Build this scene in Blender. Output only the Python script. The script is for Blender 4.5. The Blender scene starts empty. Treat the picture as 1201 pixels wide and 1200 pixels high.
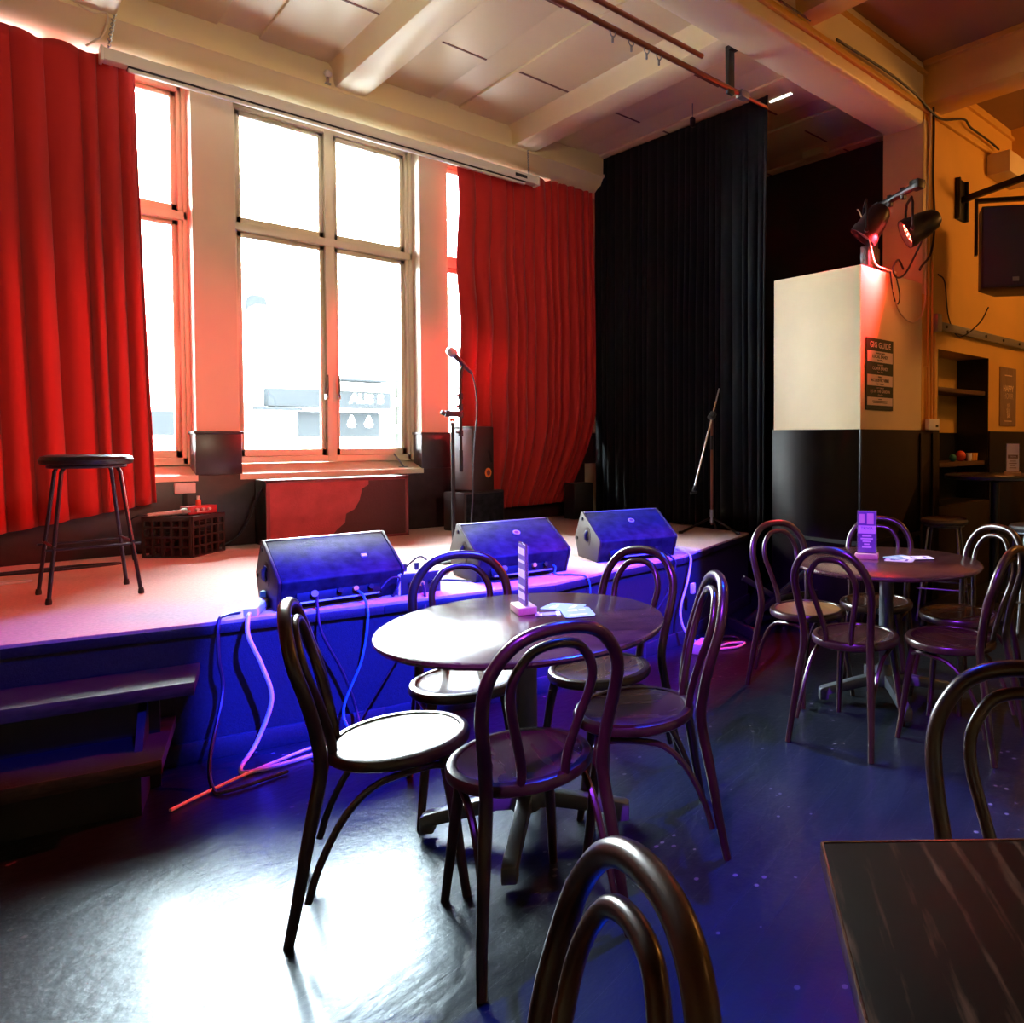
import bpy, bmesh, math, random
from mathutils import Vector, Matrix
random.seed(7)
SC = bpy.context.scene
COL = SC.collection
PI = math.pi
R = math.radians
V = Vector

# ------------------------------------------------------------------ materials
def new_mat(name):
    m = bpy.data.materials.new(name); m.use_nodes = True
    nt = m.node_tree
    b = nt.nodes['Principled BSDF']
    return m, nt, b

def pbr(name, col, rough=.5, metal=0., spec=.5, coat=0., sheen=0., noise=0., nscale=20., bump=0., bscale=60., emit=None, estr=0., stretch=None, trans=0., col2=None):
    m, nt, b = new_mat(name)
    N, L = nt.nodes, nt.links
    b.inputs['Base Color'].default_value = (*col, 1)
    b.inputs['Roughness'].default_value = rough
    b.inputs['Metallic'].default_value = metal
    b.inputs['Specular IOR Level'].default_value = spec
    b.inputs['Coat Weight'].default_value = coat
    b.inputs['Coat Roughness'].default_value = .12
    b.inputs['Sheen Weight'].default_value = sheen
    if trans: b.inputs['Transmission Weight'].default_value = trans
    if emit:
        b.inputs['Emission Color'].default_value = (*emit, 1); b.inputs['Emission Strength'].default_value = estr
    if noise or bump:
        tc = N.new('ShaderNodeTexCoord'); mp = N.new('ShaderNodeMapping'); L.new(tc.outputs['Object'], mp.inputs[0])
        if stretch: mp.inputs['Scale'].default_value = stretch
    if noise:
        n = N.new('ShaderNodeTexNoise'); n.inputs['Scale'].default_value = nscale; n.inputs['Detail'].default_value = 6
        L.new(mp.outputs[0], n.inputs['Vector'])
        rp = N.new('ShaderNodeMapRange'); rp.inputs['From Min'].default_value = .3; rp.inputs['From Max'].default_value = .7
        L.new(n.outputs['Fac'], rp.inputs['Value'])
        mx = N.new('ShaderNodeMix'); mx.data_type = 'RGBA'
        c2 = col2 or tuple(c * (1 - noise) for c in col)
        mx.inputs['A'].default_value = (*c2, 1); mx.inputs['B'].default_value = (*col, 1)
        L.new(rp.outputs[0], mx.inputs['Factor']); L.new(mx.outputs['Result'], b.inputs['Base Color'])
    if bump:
        n2 = N.new('ShaderNodeTexNoise'); n2.inputs['Scale'].default_value = bscale; n2.inputs['Detail'].default_value = 4
        L.new(mp.outputs[0], n2.inputs['Vector'])
        bp = N.new('ShaderNodeBump'); bp.inputs['Strength'].default_value = bump; bp.inputs['Distance'].default_value = .01
        L.new(n2.outputs['Fac'], bp.inputs['Height']); L.new(bp.outputs[0], b.inputs['Normal'])
    return m

M = {}
M['cream'] = pbr('cream_paint', (.74, .58, .33), .55, noise=.08, nscale=3)
M['cream_window'] = pbr('pale_cream_paint', (.74, .60, .44), .5, noise=.06, nscale=3)
M['frame_paint'] = pbr('cream_gloss_paint', (.86, .75, .56), .3)
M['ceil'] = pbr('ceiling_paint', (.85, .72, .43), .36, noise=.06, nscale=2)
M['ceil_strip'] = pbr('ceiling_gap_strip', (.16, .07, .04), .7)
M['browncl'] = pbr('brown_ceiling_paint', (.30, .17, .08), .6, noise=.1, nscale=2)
M['ochre'] = pbr('ochre_paint', (.74, .41, .08), .5, noise=.14, nscale=2.2)
M['dado'] = pbr('dark_gloss_dado', (.0065, .004, .0045), .5, spec=.3, noise=.6, nscale=14, bump=.06, bscale=35)
M['dado_stage'] = pbr('dark_brown_dado', (.040, .018, .020), .34, noise=.4, nscale=14, bump=.05, bscale=35)
M['spkvinyl'] = pbr('dark_speaker_vinyl', (.040, .022, .022), .55, bump=.1, bscale=200)
M['darkwall'] = pbr('dark_backstage_paint', (.018, .015, .010), .8)
M['blackpaint'] = pbr('black_paint', (.010, .010, .012), .4, bump=.05)
M['stagefront'] = pbr('black_stage_carpet_front', (.018, .018, .026), .55, noise=.5, nscale=90, bump=.3, bscale=220)
M['carpet'] = pbr('red_stage_carpet', (.72, .43, .37), .95, noise=.22, nscale=60, bump=.25, bscale=400, sheen=.2)
M['redcloth'] = None
M['drape'] = pbr('black_drape', (.0036, .0055, .0068), .9, spec=.15, sheen=.02)
M['blackmetal'] = pbr('black_metal', (.012, .012, .014), .38, metal=.3)
M['blackplastic'] = pbr('black_plastic', (.012, .012, .014), .45, bump=.08, bscale=200)
M['monitor'] = pbr('black_textured_cabinet', (.026, .024, .032), .6, spec=.12, noise=.75, nscale=18, bump=.15, bscale=160)
M['endcap'] = pbr('cabinet_end_cap', (.030, .016, .012), .55, spec=.2, bump=.1, bscale=200)
M['rubber'] = pbr('black_rubber', (.012, .012, .013), .6)
M['chrome'] = pbr('chrome', (.75, .75, .76), .18, metal=1)
M['greymetal'] = pbr('grey_metal', (.30, .31, .33), .35, metal=.8)
M['galv'] = pbr('table_base_metal', (.16, .18, .20), .35, metal=.5)
M['copper'] = pbr('copper_pipe', (.22, .075, .05), .3, metal=.8)
M['white'] = pbr('white_plastic', (.80, .79, .76), .4)
M['housing'] = pbr('pale_screen_housing', (.84, .84, .78), .4)
M['slot'] = pbr('dark_slot', (.02, .02, .03), .6)
M['bluecable'] = pbr('dark_cable', (.012, .012, .02), .45)
M['whitecable'] = pbr('white_cable', (.78, .74, .76), .4)
M['creamcable'] = pbr('cream_cable', (.70, .58, .40), .5)
M['teal'] = pbr('teal_cable', (.03, .22, .25), .4)
M['vinyl'] = pbr('black_vinyl', (.008, .008, .011), .35, bump=.06, bscale=90)
M['stoolmetal'] = pbr('stool_dark_metal', (.03, .028, .05), .3, metal=.6)
M['barvinyl'] = pbr('grey_black_vinyl', (.05, .045, .045), .5, bump=.1, bscale=50)
M['orange'] = pbr('orange_badge', (.85, .20, .03), .5)
M['badge'] = pbr('pale_badge', (.55, .42, .40), .5)
M['red'] = pbr('red_enamel', (.45, .03, .04), .35)
M['redtape'] = pbr('red_band', (.75, .08, .03), .5)
M['micgrille'] = pbr('silver_mic_grille', (.45, .48, .50), .4, metal=.8, bump=.6, bscale=500)
M['amber'] = pbr('amber_connector', (.80, .38, .05), .4)
M['blockwood'] = pbr('pale_wood_block', (.70, .46, .28), .5, noise=.15, nscale=30, stretch=(1, 8, 1))
M['acrylic'] = pbr('clear_acrylic', (.9, .9, .95), .08, trans=.85)
M['paper'] = pbr('pale_paper', (.78, .74, .76), .6)
M['purpleprint'] = pbr('purple_print', (.16, .10, .30), .6)
M['darkprint'] = pbr('dark_print', (.02, .03, .02), .6)
M['posterpink'] = pbr('poster_pale_pink', (.72, .56, .50), .6)
M['bronze'] = pbr('bronze_poster_sheet', (.30, .19, .13), .28, metal=.3, noise=.3, nscale=9, stretch=(3, 1, .6))
M['tan_ink'] = pbr('tan_ink', (.75, .55, .33), .6)
M['card_blue'] = pbr('blue_grey_card', (.22, .36, .42), .5)
M['card_white'] = pbr('card_white_print', (.75, .74, .70), .5)
M['tubewhite'] = pbr('white_tube', (.9, .9, .9), .4, emit=(1, .97, .92), estr=2.0)
M['redled'] = pbr('red_led_array', (.8, .05, .03), .4, emit=(1, .03, .015), estr=2.5)
M['redled_hot'] = pbr('red_led_core', (.9, .4, .3), .4, emit=(1, .30, .18), estr=7)
M['facade'] = pbr('pale_facade', (.82, .82, .80), .8)
M['facade_dark'] = pbr('dark_shop_glass', (.0075, .0085, .0095), .9, spec=0)
M['facade_grey'] = pbr('grey_pane', (.011, .0115, .010), .9, spec=0)
M['asphalt'] = pbr('street_grey', (.5, .5, .5), .9)
M['shelf'] = pbr('brown_shelf', (.10, .05, .025), .5)
M['iopanel'] = pbr('black_connector_panel', (.005, .005, .006), .5, spec=.2, noise=.6, nscale=40)
M['cratep'] = pbr('dark_crate_plastic', (.035, .022, .022), .45)
M['cab_shadow'] = pbr('shadowed_grille', (.07, .016, .016), .8, bump=.3, bscale=90)  # shade put into the colour, for the shadow on the red grille
M['cab_edge'] = pbr('red_cabinet_trim', (.20, .03, .035), .45)

def wood(name, c1, c2, rough, coat, scale=3., axis=(1, 9, 9), rmix=.1):
    m, nt, b = new_mat(name); N, L = nt.nodes, nt.links
    tc = N.new('ShaderNodeTexCoord'); mp = N.new('ShaderNodeMapping'); mp.inputs['Scale'].default_value = axis
    L.new(tc.outputs['Object'], mp.inputs[0])
    n = N.new('ShaderNodeTexNoise'); n.inputs['Scale'].default_value = scale; n.inputs['Detail'].default_value = 8; n.inputs['Distortion'].default_value = 1.2
    L.new(mp.outputs[0], n.inputs['Vector'])
    cr = N.new('ShaderNodeValToRGB'); cr.color_ramp.elements[0].color = (*c1, 1); cr.color_ramp.elements[1].color = (*c2, 1)
    cr.color_ramp.elements[0].position = .35; cr.color_ramp.elements[1].position = .68
    L.new(n.outputs['Fac'], cr.inputs[0]); L.new(cr.outputs[0], b.inputs['Base Color'])
    mr = N.new('ShaderNodeMapRange'); mr.inputs['To Min'].default_value = rough - rmix; mr.inputs['To Max'].default_value = rough + rmix
    L.new(n.outputs['Fac'], mr.inputs[0]); L.new(mr.outputs[0], b.inputs['Roughness'])
    b.inputs['Coat Weight'].default_value = coat; b.inputs['Coat Roughness'].default_value = .2
    return m
M['chairwood'] = wood('dark_bentwood', (.018, .006, .0035), (.042, .014, .008), .30, .3, 4, (2, 2, 1), .05)
M['seatwood'] = wood('dark_seat_veneer', (.026, .008, .006), (.050, .018, .012), .27, .4, 2, (1.5, 7, 1.5), .02)
M['tanseat'] = wood('tan_seat_veneer', (.20, .085, .028), (.34, .15, .055), .30, .6, 4, (2, 9, 2), .06)
M['tablewood'] = wood('dark_table_veneer', (.030, .011, .009), (.085, .034, .026), .24, .5, 3, (1.5, 9, 3), .06)
M['stepwood'] = wood('worn_step_edge', (.02, .012, .014), (.06, .036, .036), .55, 0, 6, (2, 9, 9))

def grain_table():
    m, nt, b = new_mat('black_grained_table'); N, L = nt.nodes, nt.links
    tc = N.new('ShaderNodeTexCoord'); mp = N.new('ShaderNodeMapping'); mp.inputs['Scale'].default_value = (7, 1.3, 1)
    L.new(tc.outputs['Object'], mp.inputs[0])
    w = N.new('ShaderNodeTexWave'); w.wave_type = 'BANDS'; w.bands_direction = 'X'; w.inputs['Scale'].default_value = .9
    w.inputs['Distortion'].default_value = 7; w.inputs['Detail'].default_value = 3; w.inputs['Detail Scale'].default_value = .7
    L.new(mp.outputs[0], w.inputs['Vector'])
    mp2 = N.new('ShaderNodeMapping'); mp2.inputs['Scale'].default_value = (60, 6, 1); L.new(tc.outputs['Object'], mp2.inputs[0])
    n = N.new('ShaderNodeTexNoise'); n.inputs['Scale'].default_value = 2; n.inputs['Detail'].default_value = 5; L.new(mp2.outputs[0], n.inputs['Vector'])
    mu = N.new('ShaderNodeMath'); mu.operation = 'MULTIPLY'; L.new(w.outputs['Fac'], mu.inputs[0]); L.new(n.outputs['Fac'], mu.inputs[1])
    cr = N.new('ShaderNodeValToRGB'); cr.color_ramp.elements[0].color = (.0045, .002, .0013, 1); cr.color_ramp.elements[1].color = (.055, .028, .020, 1)
    cr.color_ramp.elements[0].position = .42; cr.color_ramp.elements[1].position = .70
    L.new(mu.outputs[0], cr.inputs[0]); L.new(cr.outputs[0], b.inputs['Base Color'])
    b.inputs['Roughness'].default_value = .45; b.inputs['Specular IOR Level'].default_value = .08
    return m
M['graintable'] = grain_table()

def floor_mat():
    m, nt, b = new_mat('black_painted_boards'); N, L = nt.nodes, nt.links
    tc = N.new('ShaderNodeTexCoord')
    mp = N.new('ShaderNodeMapping'); mp.inputs['Rotation'].default_value = (0, 0, R(-14)); L.new(tc.outputs['Object'], mp.inputs[0])
    sep = N.new('ShaderNodeMapping'); sep.inputs['Scale'].default_value = (.8, 5, 1); L.new(mp.outputs[0], sep.inputs[0])
    n1 = N.new('ShaderNodeTexNoise'); n1.inputs['Scale'].default_value = 3; n1.inputs['Detail'].default_value = 6; L.new(sep.outputs[0], n1.inputs['Vector'])
    n2 = N.new('ShaderNodeTexNoise'); n2.inputs['Scale'].default_value = 28; n2.inputs['Detail'].default_value = 3; L.new(tc.outputs['Object'], n2.inputs['Vector'])
    # paint chips
    vo = N.new('ShaderNodeTexVoronoi'); vo.inputs['Scale'].default_value = 16; vo.inputs['Randomness'].default_value = 1; L.new(tc.outputs['Object'], vo.inputs['Vector'])
    lt = N.new('ShaderNodeMath'); lt.operation = 'LESS_THAN'; lt.inputs[1].default_value = .13; L.new(vo.outputs['Distance'], lt.inputs[0])
    n3 = N.new('ShaderNodeTexNoise'); n3.inputs['Scale'].default_value = 2.2; L.new(tc.outputs['Object'], n3.inputs['Vector'])
    gt = N.new('ShaderNodeMath'); gt.operation = 'GREATER_THAN'; gt.inputs[1].default_value = .53; L.new(n3.outputs['Fac'], gt.inputs[0])
    mu = N.new('ShaderNodeMath'); mu.operation = 'MULTIPLY'; L.new(lt.outputs[0], mu.inputs[0]); L.new(gt.outputs[0], mu.inputs[1])
    mx0 = N.new('ShaderNodeMix'); mx0.data_type = 'RGBA'; mx0.inputs['A'].default_value = (.003, .005, .007, 1); mx0.inputs['B'].default_value = (.010, .014, .018, 1)
    L.new(n1.outputs['Fac'], mx0.inputs['Factor'])
    mx = N.new('ShaderNodeMix'); mx.data_type = 'RGBA'; mx.inputs['B'].default_value = (.12, .12, .13, 1)
    L.new(mx0.outputs['Result'], mx.inputs['A']); L.new(mu.outputs[0], mx.inputs['Factor'])
    L.new(mx.outputs['Result'], b.inputs['Base Color'])
    mr = N.new('ShaderNodeMapRange'); mr.inputs['To Min'].default_value = .29; mr.inputs['To Max'].default_value = .40
    L.new(n1.outputs['Fac'], mr.inputs[0]); L.new(mr.outputs[0], b.inputs['Roughness'])
    # board joints
    br = N.new('ShaderNodeTexBrick'); br.inputs['Scale'].default_value = 1; br.inputs['Brick Width'].default_value = 2.4; br.inputs['Row Height'].default_value = .13
    br.inputs['Mortar Size'].default_value = .004; br.inputs['Color1'].default_value = (1, 1, 1, 1); br.inputs['Color2'].default_value = (1, 1, 1, 1); br.inputs['Mortar'].default_value = (0, 0, 0, 1)
    L.new(mp.outputs[0], br.inputs['Vector'])
    ad = N.new('ShaderNodeMath'); ad.operation = 'MULTIPLY_ADD'; ad.inputs[1].default_value = .5; L.new(br.outputs['Color'], ad.inputs[0]); L.new(n2.outputs['Fac'], ad.inputs[2])
    ad2 = N.new('ShaderNodeMath'); ad2.operation = 'MULTIPLY_ADD'; ad2.inputs[1].default_value = 1.2; L.new(n1.outputs['Fac'], ad2.inputs[0]); L.new(ad.outputs[0], ad2.inputs[2])
    bp = N.new('ShaderNodeBump'); bp.inputs['Strength'].default_value = .30; bp.inputs['Distance'].default_value = .006
    L.new(ad2.outputs[0], bp.inputs['Height']); L.new(bp.outputs[0], b.inputs['Normal'])
    b.inputs['Specular IOR Level'].default_value = .5; b.inputs['Specular Tint'].default_value = (.62, .86, 1, 1); b.inputs['Coat Weight'].default_value = .15; b.inputs['Coat Roughness'].default_value = .13
    return m
M['floor'] = floor_mat()

def cloth(name, col, tr=.2):
    m = bpy.data.materials.new(name); m.use_nodes = True; nt = m.node_tree; N, L = nt.nodes, nt.links
    N.clear(); out = N.new('ShaderNodeOutputMaterial')
    p = N.new('ShaderNodeBsdfPrincipled'); p.inputs['Base Color'].default_value = (*col, 1); p.inputs['Roughness'].default_value = .9
    p.inputs['Sheen Weight'].default_value = .15; p.inputs['Specular IOR Level'].default_value = .2
    t = N.new('ShaderNodeBsdfTranslucent'); t.inputs['Color'].default_value = (*col, 1)
    mx = N.new('ShaderNodeMixShader'); mx.inputs[0].default_value = tr
    tc = N.new('ShaderNodeTexCoord'); n = N.new('ShaderNodeTexNoise'); n.inputs['Scale'].default_value = 300; L.new(tc.outputs['Object'], n.inputs['Vector'])
    bp = N.new('ShaderNodeBump'); bp.inputs['Strength'].default_value = .15; bp.inputs['Distance'].default_value = .004; L.new(n.outputs['Fac'], bp.inputs['Height']); L.new(bp.outputs[0], p.inputs['Normal'])
    L.new(p.outputs[0], mx.inputs[1]); L.new(t.outputs[0], mx.inputs[2]); L.new(mx.outputs[0], out.inputs[0])
    return m
M['redcloth'] = cloth('red_curtain_cloth', (.46, .020, .018), .04)

def red_mesh():
    m = pbr('red_grille_cloth', (.42, .055, .06), .8, noise=.3, nscale=8)
    nt = m.node_tree; N, L = nt.nodes, nt.links; b = N['Principled BSDF']
    tc = N.new('ShaderNodeTexCoord'); v = N.new('ShaderNodeTexVoronoi'); v.inputs['Scale'].default_value = 90; L.new(tc.outputs['Object'], v.inputs['Vector'])
    bp = N.new('ShaderNodeBump'); bp.inputs['Strength'].default_value = .5; bp.inputs['Distance'].default_value = .004; L.new(v.outputs['Distance'], bp.inputs['Height']); L.new(bp.outputs[0], b.inputs['Normal'])
    return m
M['redgrille'] = red_mesh()

def glass():
    m = bpy.data.materials.new('window_glass'); m.use_nodes = True; nt = m.node_tree; N, L = nt.nodes, nt.links; N.clear()
    out = N.new('ShaderNodeOutputMaterial'); t = N.new('ShaderNodeBsdfTransparent'); g = N.new('ShaderNodeBsdfGlossy'); g.inputs['Roughness'].default_value = .02
    f = N.new('ShaderNodeFresnel'); f.inputs['IOR'].default_value = 1.45; mx = N.new('ShaderNodeMixShader')
    L.new(f.outputs[0], mx.inputs[0]); L.new(t.outputs[0], mx.inputs[1]); L.new(g.outputs[0], mx.inputs[2]); L.new(mx.outputs[0], out.inputs[0])
    return m
M['glass'] = glass()

# ------------------------------------------------------------------ mesh building
class MB:
    def __init__(s): s.v = []; s.f = []; s.sm = []
    def add(s, vs, fs, smooth=False, mat=None):
        o = len(s.v)
        for p in vs: s.v.append(tuple(mat @ V(p)) if mat else tuple(p))
        for f in fs: s.f.append([o + i for i in f]); s.sm.append(smooth)
        return s
    def box(s, x0, x1, y0, y1, z0, z1, mat=None):
        vs = [(x0,y0,z0),(x1,y0,z0),(x1,y1,z0),(x0,y1,z0),(x0,y0,z1),(x1,y0,z1),(x1,y1,z1),(x0,y1,z1)]
        return s.add(vs, [(0,3,2,1),(4,5,6,7),(0,1,5,4),(1,2,6,5),(2,3,7,6),(3,0,4,7)], False, mat)
    def prism(s, pts, axis, a, b, mat=None, smooth=False):
        # pts 2-D polygon; axis 'x' -> (y,z), 'y' -> (x,z), 'z' -> (x,y)
        n = len(pts); vs = []
        for t in (a, b):
            for p, q in pts:
                vs.append({'x': (t,p,q), 'y': (p,t,q), 'z': (p,q,t)}[axis])
        fs = [tuple(range(n)), tuple(range(2*n-1, n-1, -1))] + [(i, n+i, n+(i+1) % n, (i+1) % n) for i in range(n)]
        return s.add(vs, fs, smooth, mat)
    def tube(s, pts, r, n=10, closed=False, mat=None, caps=True):
        P = [V(p) for p in pts]; m = len(P); rr = r if isinstance(r, (list, tuple)) else [r]*m
        T = []
        for i in range(m):
            a = P[i-1] if (i > 0 or closed) else P[i]; b = P[(i+1) % m] if (i < m-1 or closed) else P[i]
            t = (b-a); T.append(t.normalized() if t.length > 1e-9 else V((0,0,1)))
        up = V((0,0,1)) if abs(T[0].z) < .9 else V((1,0,0))
        nrm = (up - T[0]*up.dot(T[0])).normalized(); vs = []
        for i in range(m):
            nrm = (nrm - T[i]*nrm.dot(T[i]))
            nrm = nrm.normalized() if nrm.length > 1e-6 else T[i].orthogonal().normalized()
            bn = T[i].cross(nrm)
            for k in range(n):
                a = 2*PI*k/n; vs.append(P[i] + (nrm*math.cos(a) + bn*math.sin(a))*rr[i])
        fs = []
        for i in range(m if closed else m-1):
            j = (i+1) % m
            for k in range(n): fs.append((i*n+k, i*n+(k+1) % n, j*n+(k+1) % n, j*n+k))
        if caps and not closed: fs += [tuple(range(n-1, -1, -1)), tuple((m-1)*n+k for k in range(n))]
        return s.add(vs, fs, True, mat)
    def cyl(s, p0, p1, r, n=16, r1=None): return s.tube([p0, p1], [r, r if r1 is None else r1], n)
    def lathe(s, prof, n=40, mat=None, cx=0, cy=0):
        vs = []; fs = []; m = len(prof)
        for k in range(n):
            a = 2*PI*k/n
            for r, z in prof: vs.append((cx + r*math.cos(a), cy + r*math.sin(a), z))
        for k in range(n):
            j = (k+1) % n
            for i in range(m-1): fs.append((k*m+i, j*m+i, j*m+i+1, k*m+i+1))
        return s.add(vs, fs, True, mat)
    def build(s, name, mat, parent=None, bevel=0., seg=2, weld=True, auto=True):
        me = bpy.data.meshes.new(name); me.from_pydata(s.v, [], s.f)
        bm = bmesh.new(); bm.from_mesh(me)
        if weld: bmesh.ops.remove_doubles(bm, verts=bm.verts, dist=1e-6)
        bmesh.ops.recalc_face_normals(bm, faces=bm.faces)
        if bevel:
            es = [e for e in bm.edges if len(e.link_faces) == 2 and e.calc_face_angle(0) > .6]
            try: bmesh.ops.bevel(bm, geom=es, offset=bevel, segments=seg, affect='EDGES', profile=.5)
            except Exception: pass
        for e in bm.edges:
            if len(e.link_faces) == 2 and e.calc_face_angle(0) > .7: e.smooth = False
        for f in bm.faces: f.smooth = True
        bm.to_mesh(me); bm.free()
        me.materials.append(mat)
        o = bpy.data.objects.new(name, me); COL.objects.link(o)
        if parent: o.parent = parent
        return o

def smooth_path(pts, k=6, closed=False):
    P = [V(p) for p in pts]; n = len(P); out = []
    rng = range(n if closed else n-1)
    for i in rng:
        p1, p2 = P[i], P[(i+1) % n]
        p0 = P[i-1] if (i > 0 or closed) else p1*2-p2
        p3 = P[(i+2) % n] if (i+2 < n or closed) else p2*2-p1
        for j in range(k):
            t = j/k
            out.append(.5*((2*p1) + (p2-p0)*t + (2*p0-5*p1+4*p2-p3)*t*t + (3*p1-p0-3*p2+p3)*t**3))
    if not closed: out.append(P[-1])
    return out

def tag(o, label=None, cat=None, group=None, kind=None):
    if label: o['label'] = label
    if cat: o['category'] = cat
    if group: o['group'] = group
    if kind: o['kind'] = kind
    return o
def thing(name, label, cat, loc=(0,0,0), rz=0, group=None):
    o = bpy.data.objects.new(name, None); COL.objects.link(o); o.empty_display_size = .05
    o.location = loc; o.rotation_euler = (0, 0, rz)
    return tag(o, label, cat, group)
def struct(o): return tag(o, kind='structure')
def dup(root, loc, rz, label=None, group=None):
    def cp(o, par):
        c = o.copy(); COL.objects.link(c); c.parent = par
        for k in [q for q in ALLKIDS.get(o, o.children)]: cp(k, c)
        return c
    c = cp(root, None); c.location = loc; c.rotation_euler = (0, 0, rz)
    if label: c['label'] = label
    if group: c['group'] = group
    return c
ALLKIDS = {}
def text(body, size, mat, parent, name='lettering', align='CENTER', mtx=None, ext=.0006, bold=0., sx=1.):
    cu = bpy.data.curves.new(name, 'FONT'); cu.body = body; cu.size = size; cu.align_x = align; cu.align_y = 'CENTER'
    cu.extrude = ext; cu.offset = bold; cu.resolution_u = 2
    o = bpy.data.objects.new(name, cu)
    me = bpy.data.meshes.new_from_object(o); bpy.data.objects.remove(o)
    me.name = name
    if mtx is None: mtx = Matrix()
    me.transform(mtx @ Matrix.Diagonal((sx, 1, 1, 1)))
    me.materials.clear(); me.materials.append(mat)
    ob = bpy.data.objects.new(name, me); COL.objects.link(ob)
    if parent: ob.parent = parent
    return ob
def face_mtx(loc, yaw=0, tilt=0):
    # text standing upright, readable from -Y when yaw=0
    return Matrix.Translation(loc) @ Matrix.Rotation(yaw, 4, 'Z') @ Matrix.Rotation(PI/2 - tilt, 4, 'X')

# ------------------------------------------------------------------ setting
WY = 6.45
struct(MB().box(-3, 10.6, -4.6, 7.0, -.06, 0).build('floor', M['floor']))
# window wall with three openings
w = MB()
openings = [(-.13, 1.245), (1.505, 2.88), (3.135, 4.51)]
ZS, ZT = 1.13, 3.95
xs = -3.
for a, b in openings:
    w.box(xs, a, WY, 6.8, 0, 4.6); w.box(a, b, WY, 6.8, 0, ZS-.02); w.box(a, b, WY, 6.8, ZT, 4.6); xs = b
w.box(xs, 10.6, WY, 6.8, 0, 4.6)
struct(w.build('wall_back', M['cream_window']))
struct(MB().box(-3.2, -3, -4.6, 6.8, 0, 4.7).build('wall_left', M['cream']))
struct(MB().box(-3, 10.6, -4.8, -4.6, 0, 4.7).build('wall_front', M['cream']))
# right hand wall along X with the niche
RY = 3.02
rw = MB()
rw.box(5.56, 5.843, RY, 3.40, 0, 4.6); rw.box(5.843, 6.88, RY, 3.40, 2.17, 4.6); rw.box(6.88, 7.70, RY, 3.40, 0, 4.6)
rw.box(5.843, 6.88, 3.343, 3.40, 0, 2.17); rw.box(5.843, 6.88, RY, 3.40, 0, .80)
rw.box(7.70, 10.6, RY, 3.40, 0, 4.6)
struct(rw.build('wall_right', M['ochre']))
struct(MB().box(10.6, 10.8, -4.6, 3.4, 0, 4.7).build('wall_far', M['cream']))
bx = MB().box(4.638, 5.56, RY, 3.86, 0, 2.687)
struct(bx.build('wall_partition', M['cream'], bevel=.006))
struct(MB().box(6.2, 6.3, 3.40, WY, 0, 4.4).build('wall_backstage', M['darkwall']))
# dado panels, black gloss
d = MB()
d.box(-3, 4.6, 6.425, WY-.001, .6, ZS)
for a, b in ((-.6, -.13), (1.245, 1.505), (2.88, 3.135), (4.51, 4.9)):
    d.box(a-.012, b+.012, 6.425, 6.60, ZS, 1.43); d.box(a-.022, b+.022, 6.412, 6.60, 1.43, 1.45)
struct(d.build('trim_1', M['dado_stage'], bevel=.003))
d = MB()
d.box(4.618, 5.843, 3.0, RY, 0, 1.465); d.box(6.88, 7.70, 3.0, RY, 0, 1.465); d.box(7.70, 10.6, 3.0, RY, 0, 1.465)
d.box(4.618, 4.638, 3.0, 3.86, 0, 1.465)
d.box(5.843, 6.88, 3.0, RY, 0, .80)
d.box(5.49, 5.52, 2.985, 3.0, 0, 1.44); d.box(5.70, 5.73, 2.985, 3.0, 0, 1.44)
struct(d.build('trim_2', M['dado'], bevel=.004))
struct(MB().box(4.600, 4.618, 3.0, 3.86, .595, .625).box(4.6, 5.5, 2.985, 3.0, .595, .625).build('trim_3', M['dado']))
# niche lining, dark right jamb
n = MB().box(5.85, 6.87, RY, 3.34, .8, .806).box(6.872, 6.88, RY, 3.343, .8, 2.17).box(5.843, 5.851, RY, 3.343, .8, 2.17).box(5.85, 6.87, 3.335, 3.343, .8, 1.45)
struct(n.build('trim_4', M['blackpaint']))
# picture rail and ceiling line on the right wall / main beam
CB = MB().box(-3, 10.6, 2.985, RY, 4.10, 4.145)
struct(CB.build('trim_5', M['ochre'], bevel=.008))
# ceilings
CZ = 4.29
struct(MB().box(-3, 6.3, 3.39, 6.5, CZ, 4.7).build('ceiling', M['ceil']))
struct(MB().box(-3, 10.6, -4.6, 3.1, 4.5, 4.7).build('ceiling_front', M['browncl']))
# ceiling battens / panels over the stage: raised boards either side of a flat band
p = MB()
for i in range(-2, 3):
    x0 = 2.33 + 1.5*i
    p.box(x0, x0+.52, 3.39, 6.15, CZ-.022, CZ); p.box(x0+.77, x0+1.25, 3.39, 6.15, CZ-.022, CZ)
struct(p.build('ceiling_panels', M['ceil'], bevel=.006))
st = MB()
for i in range(-2, 3):
    x0 = 2.33 + 1.5*i
    for yy in (5.20, 4.2):
        st.box(x0+.18, x0+.52, yy, yy+.018, CZ-.026, CZ-.02); st.box(x0+.79, x0+1.24, yy-.02, yy, CZ-.026, CZ-.02)
struct(st.build('trim_6', M['ceil_strip']))
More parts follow.
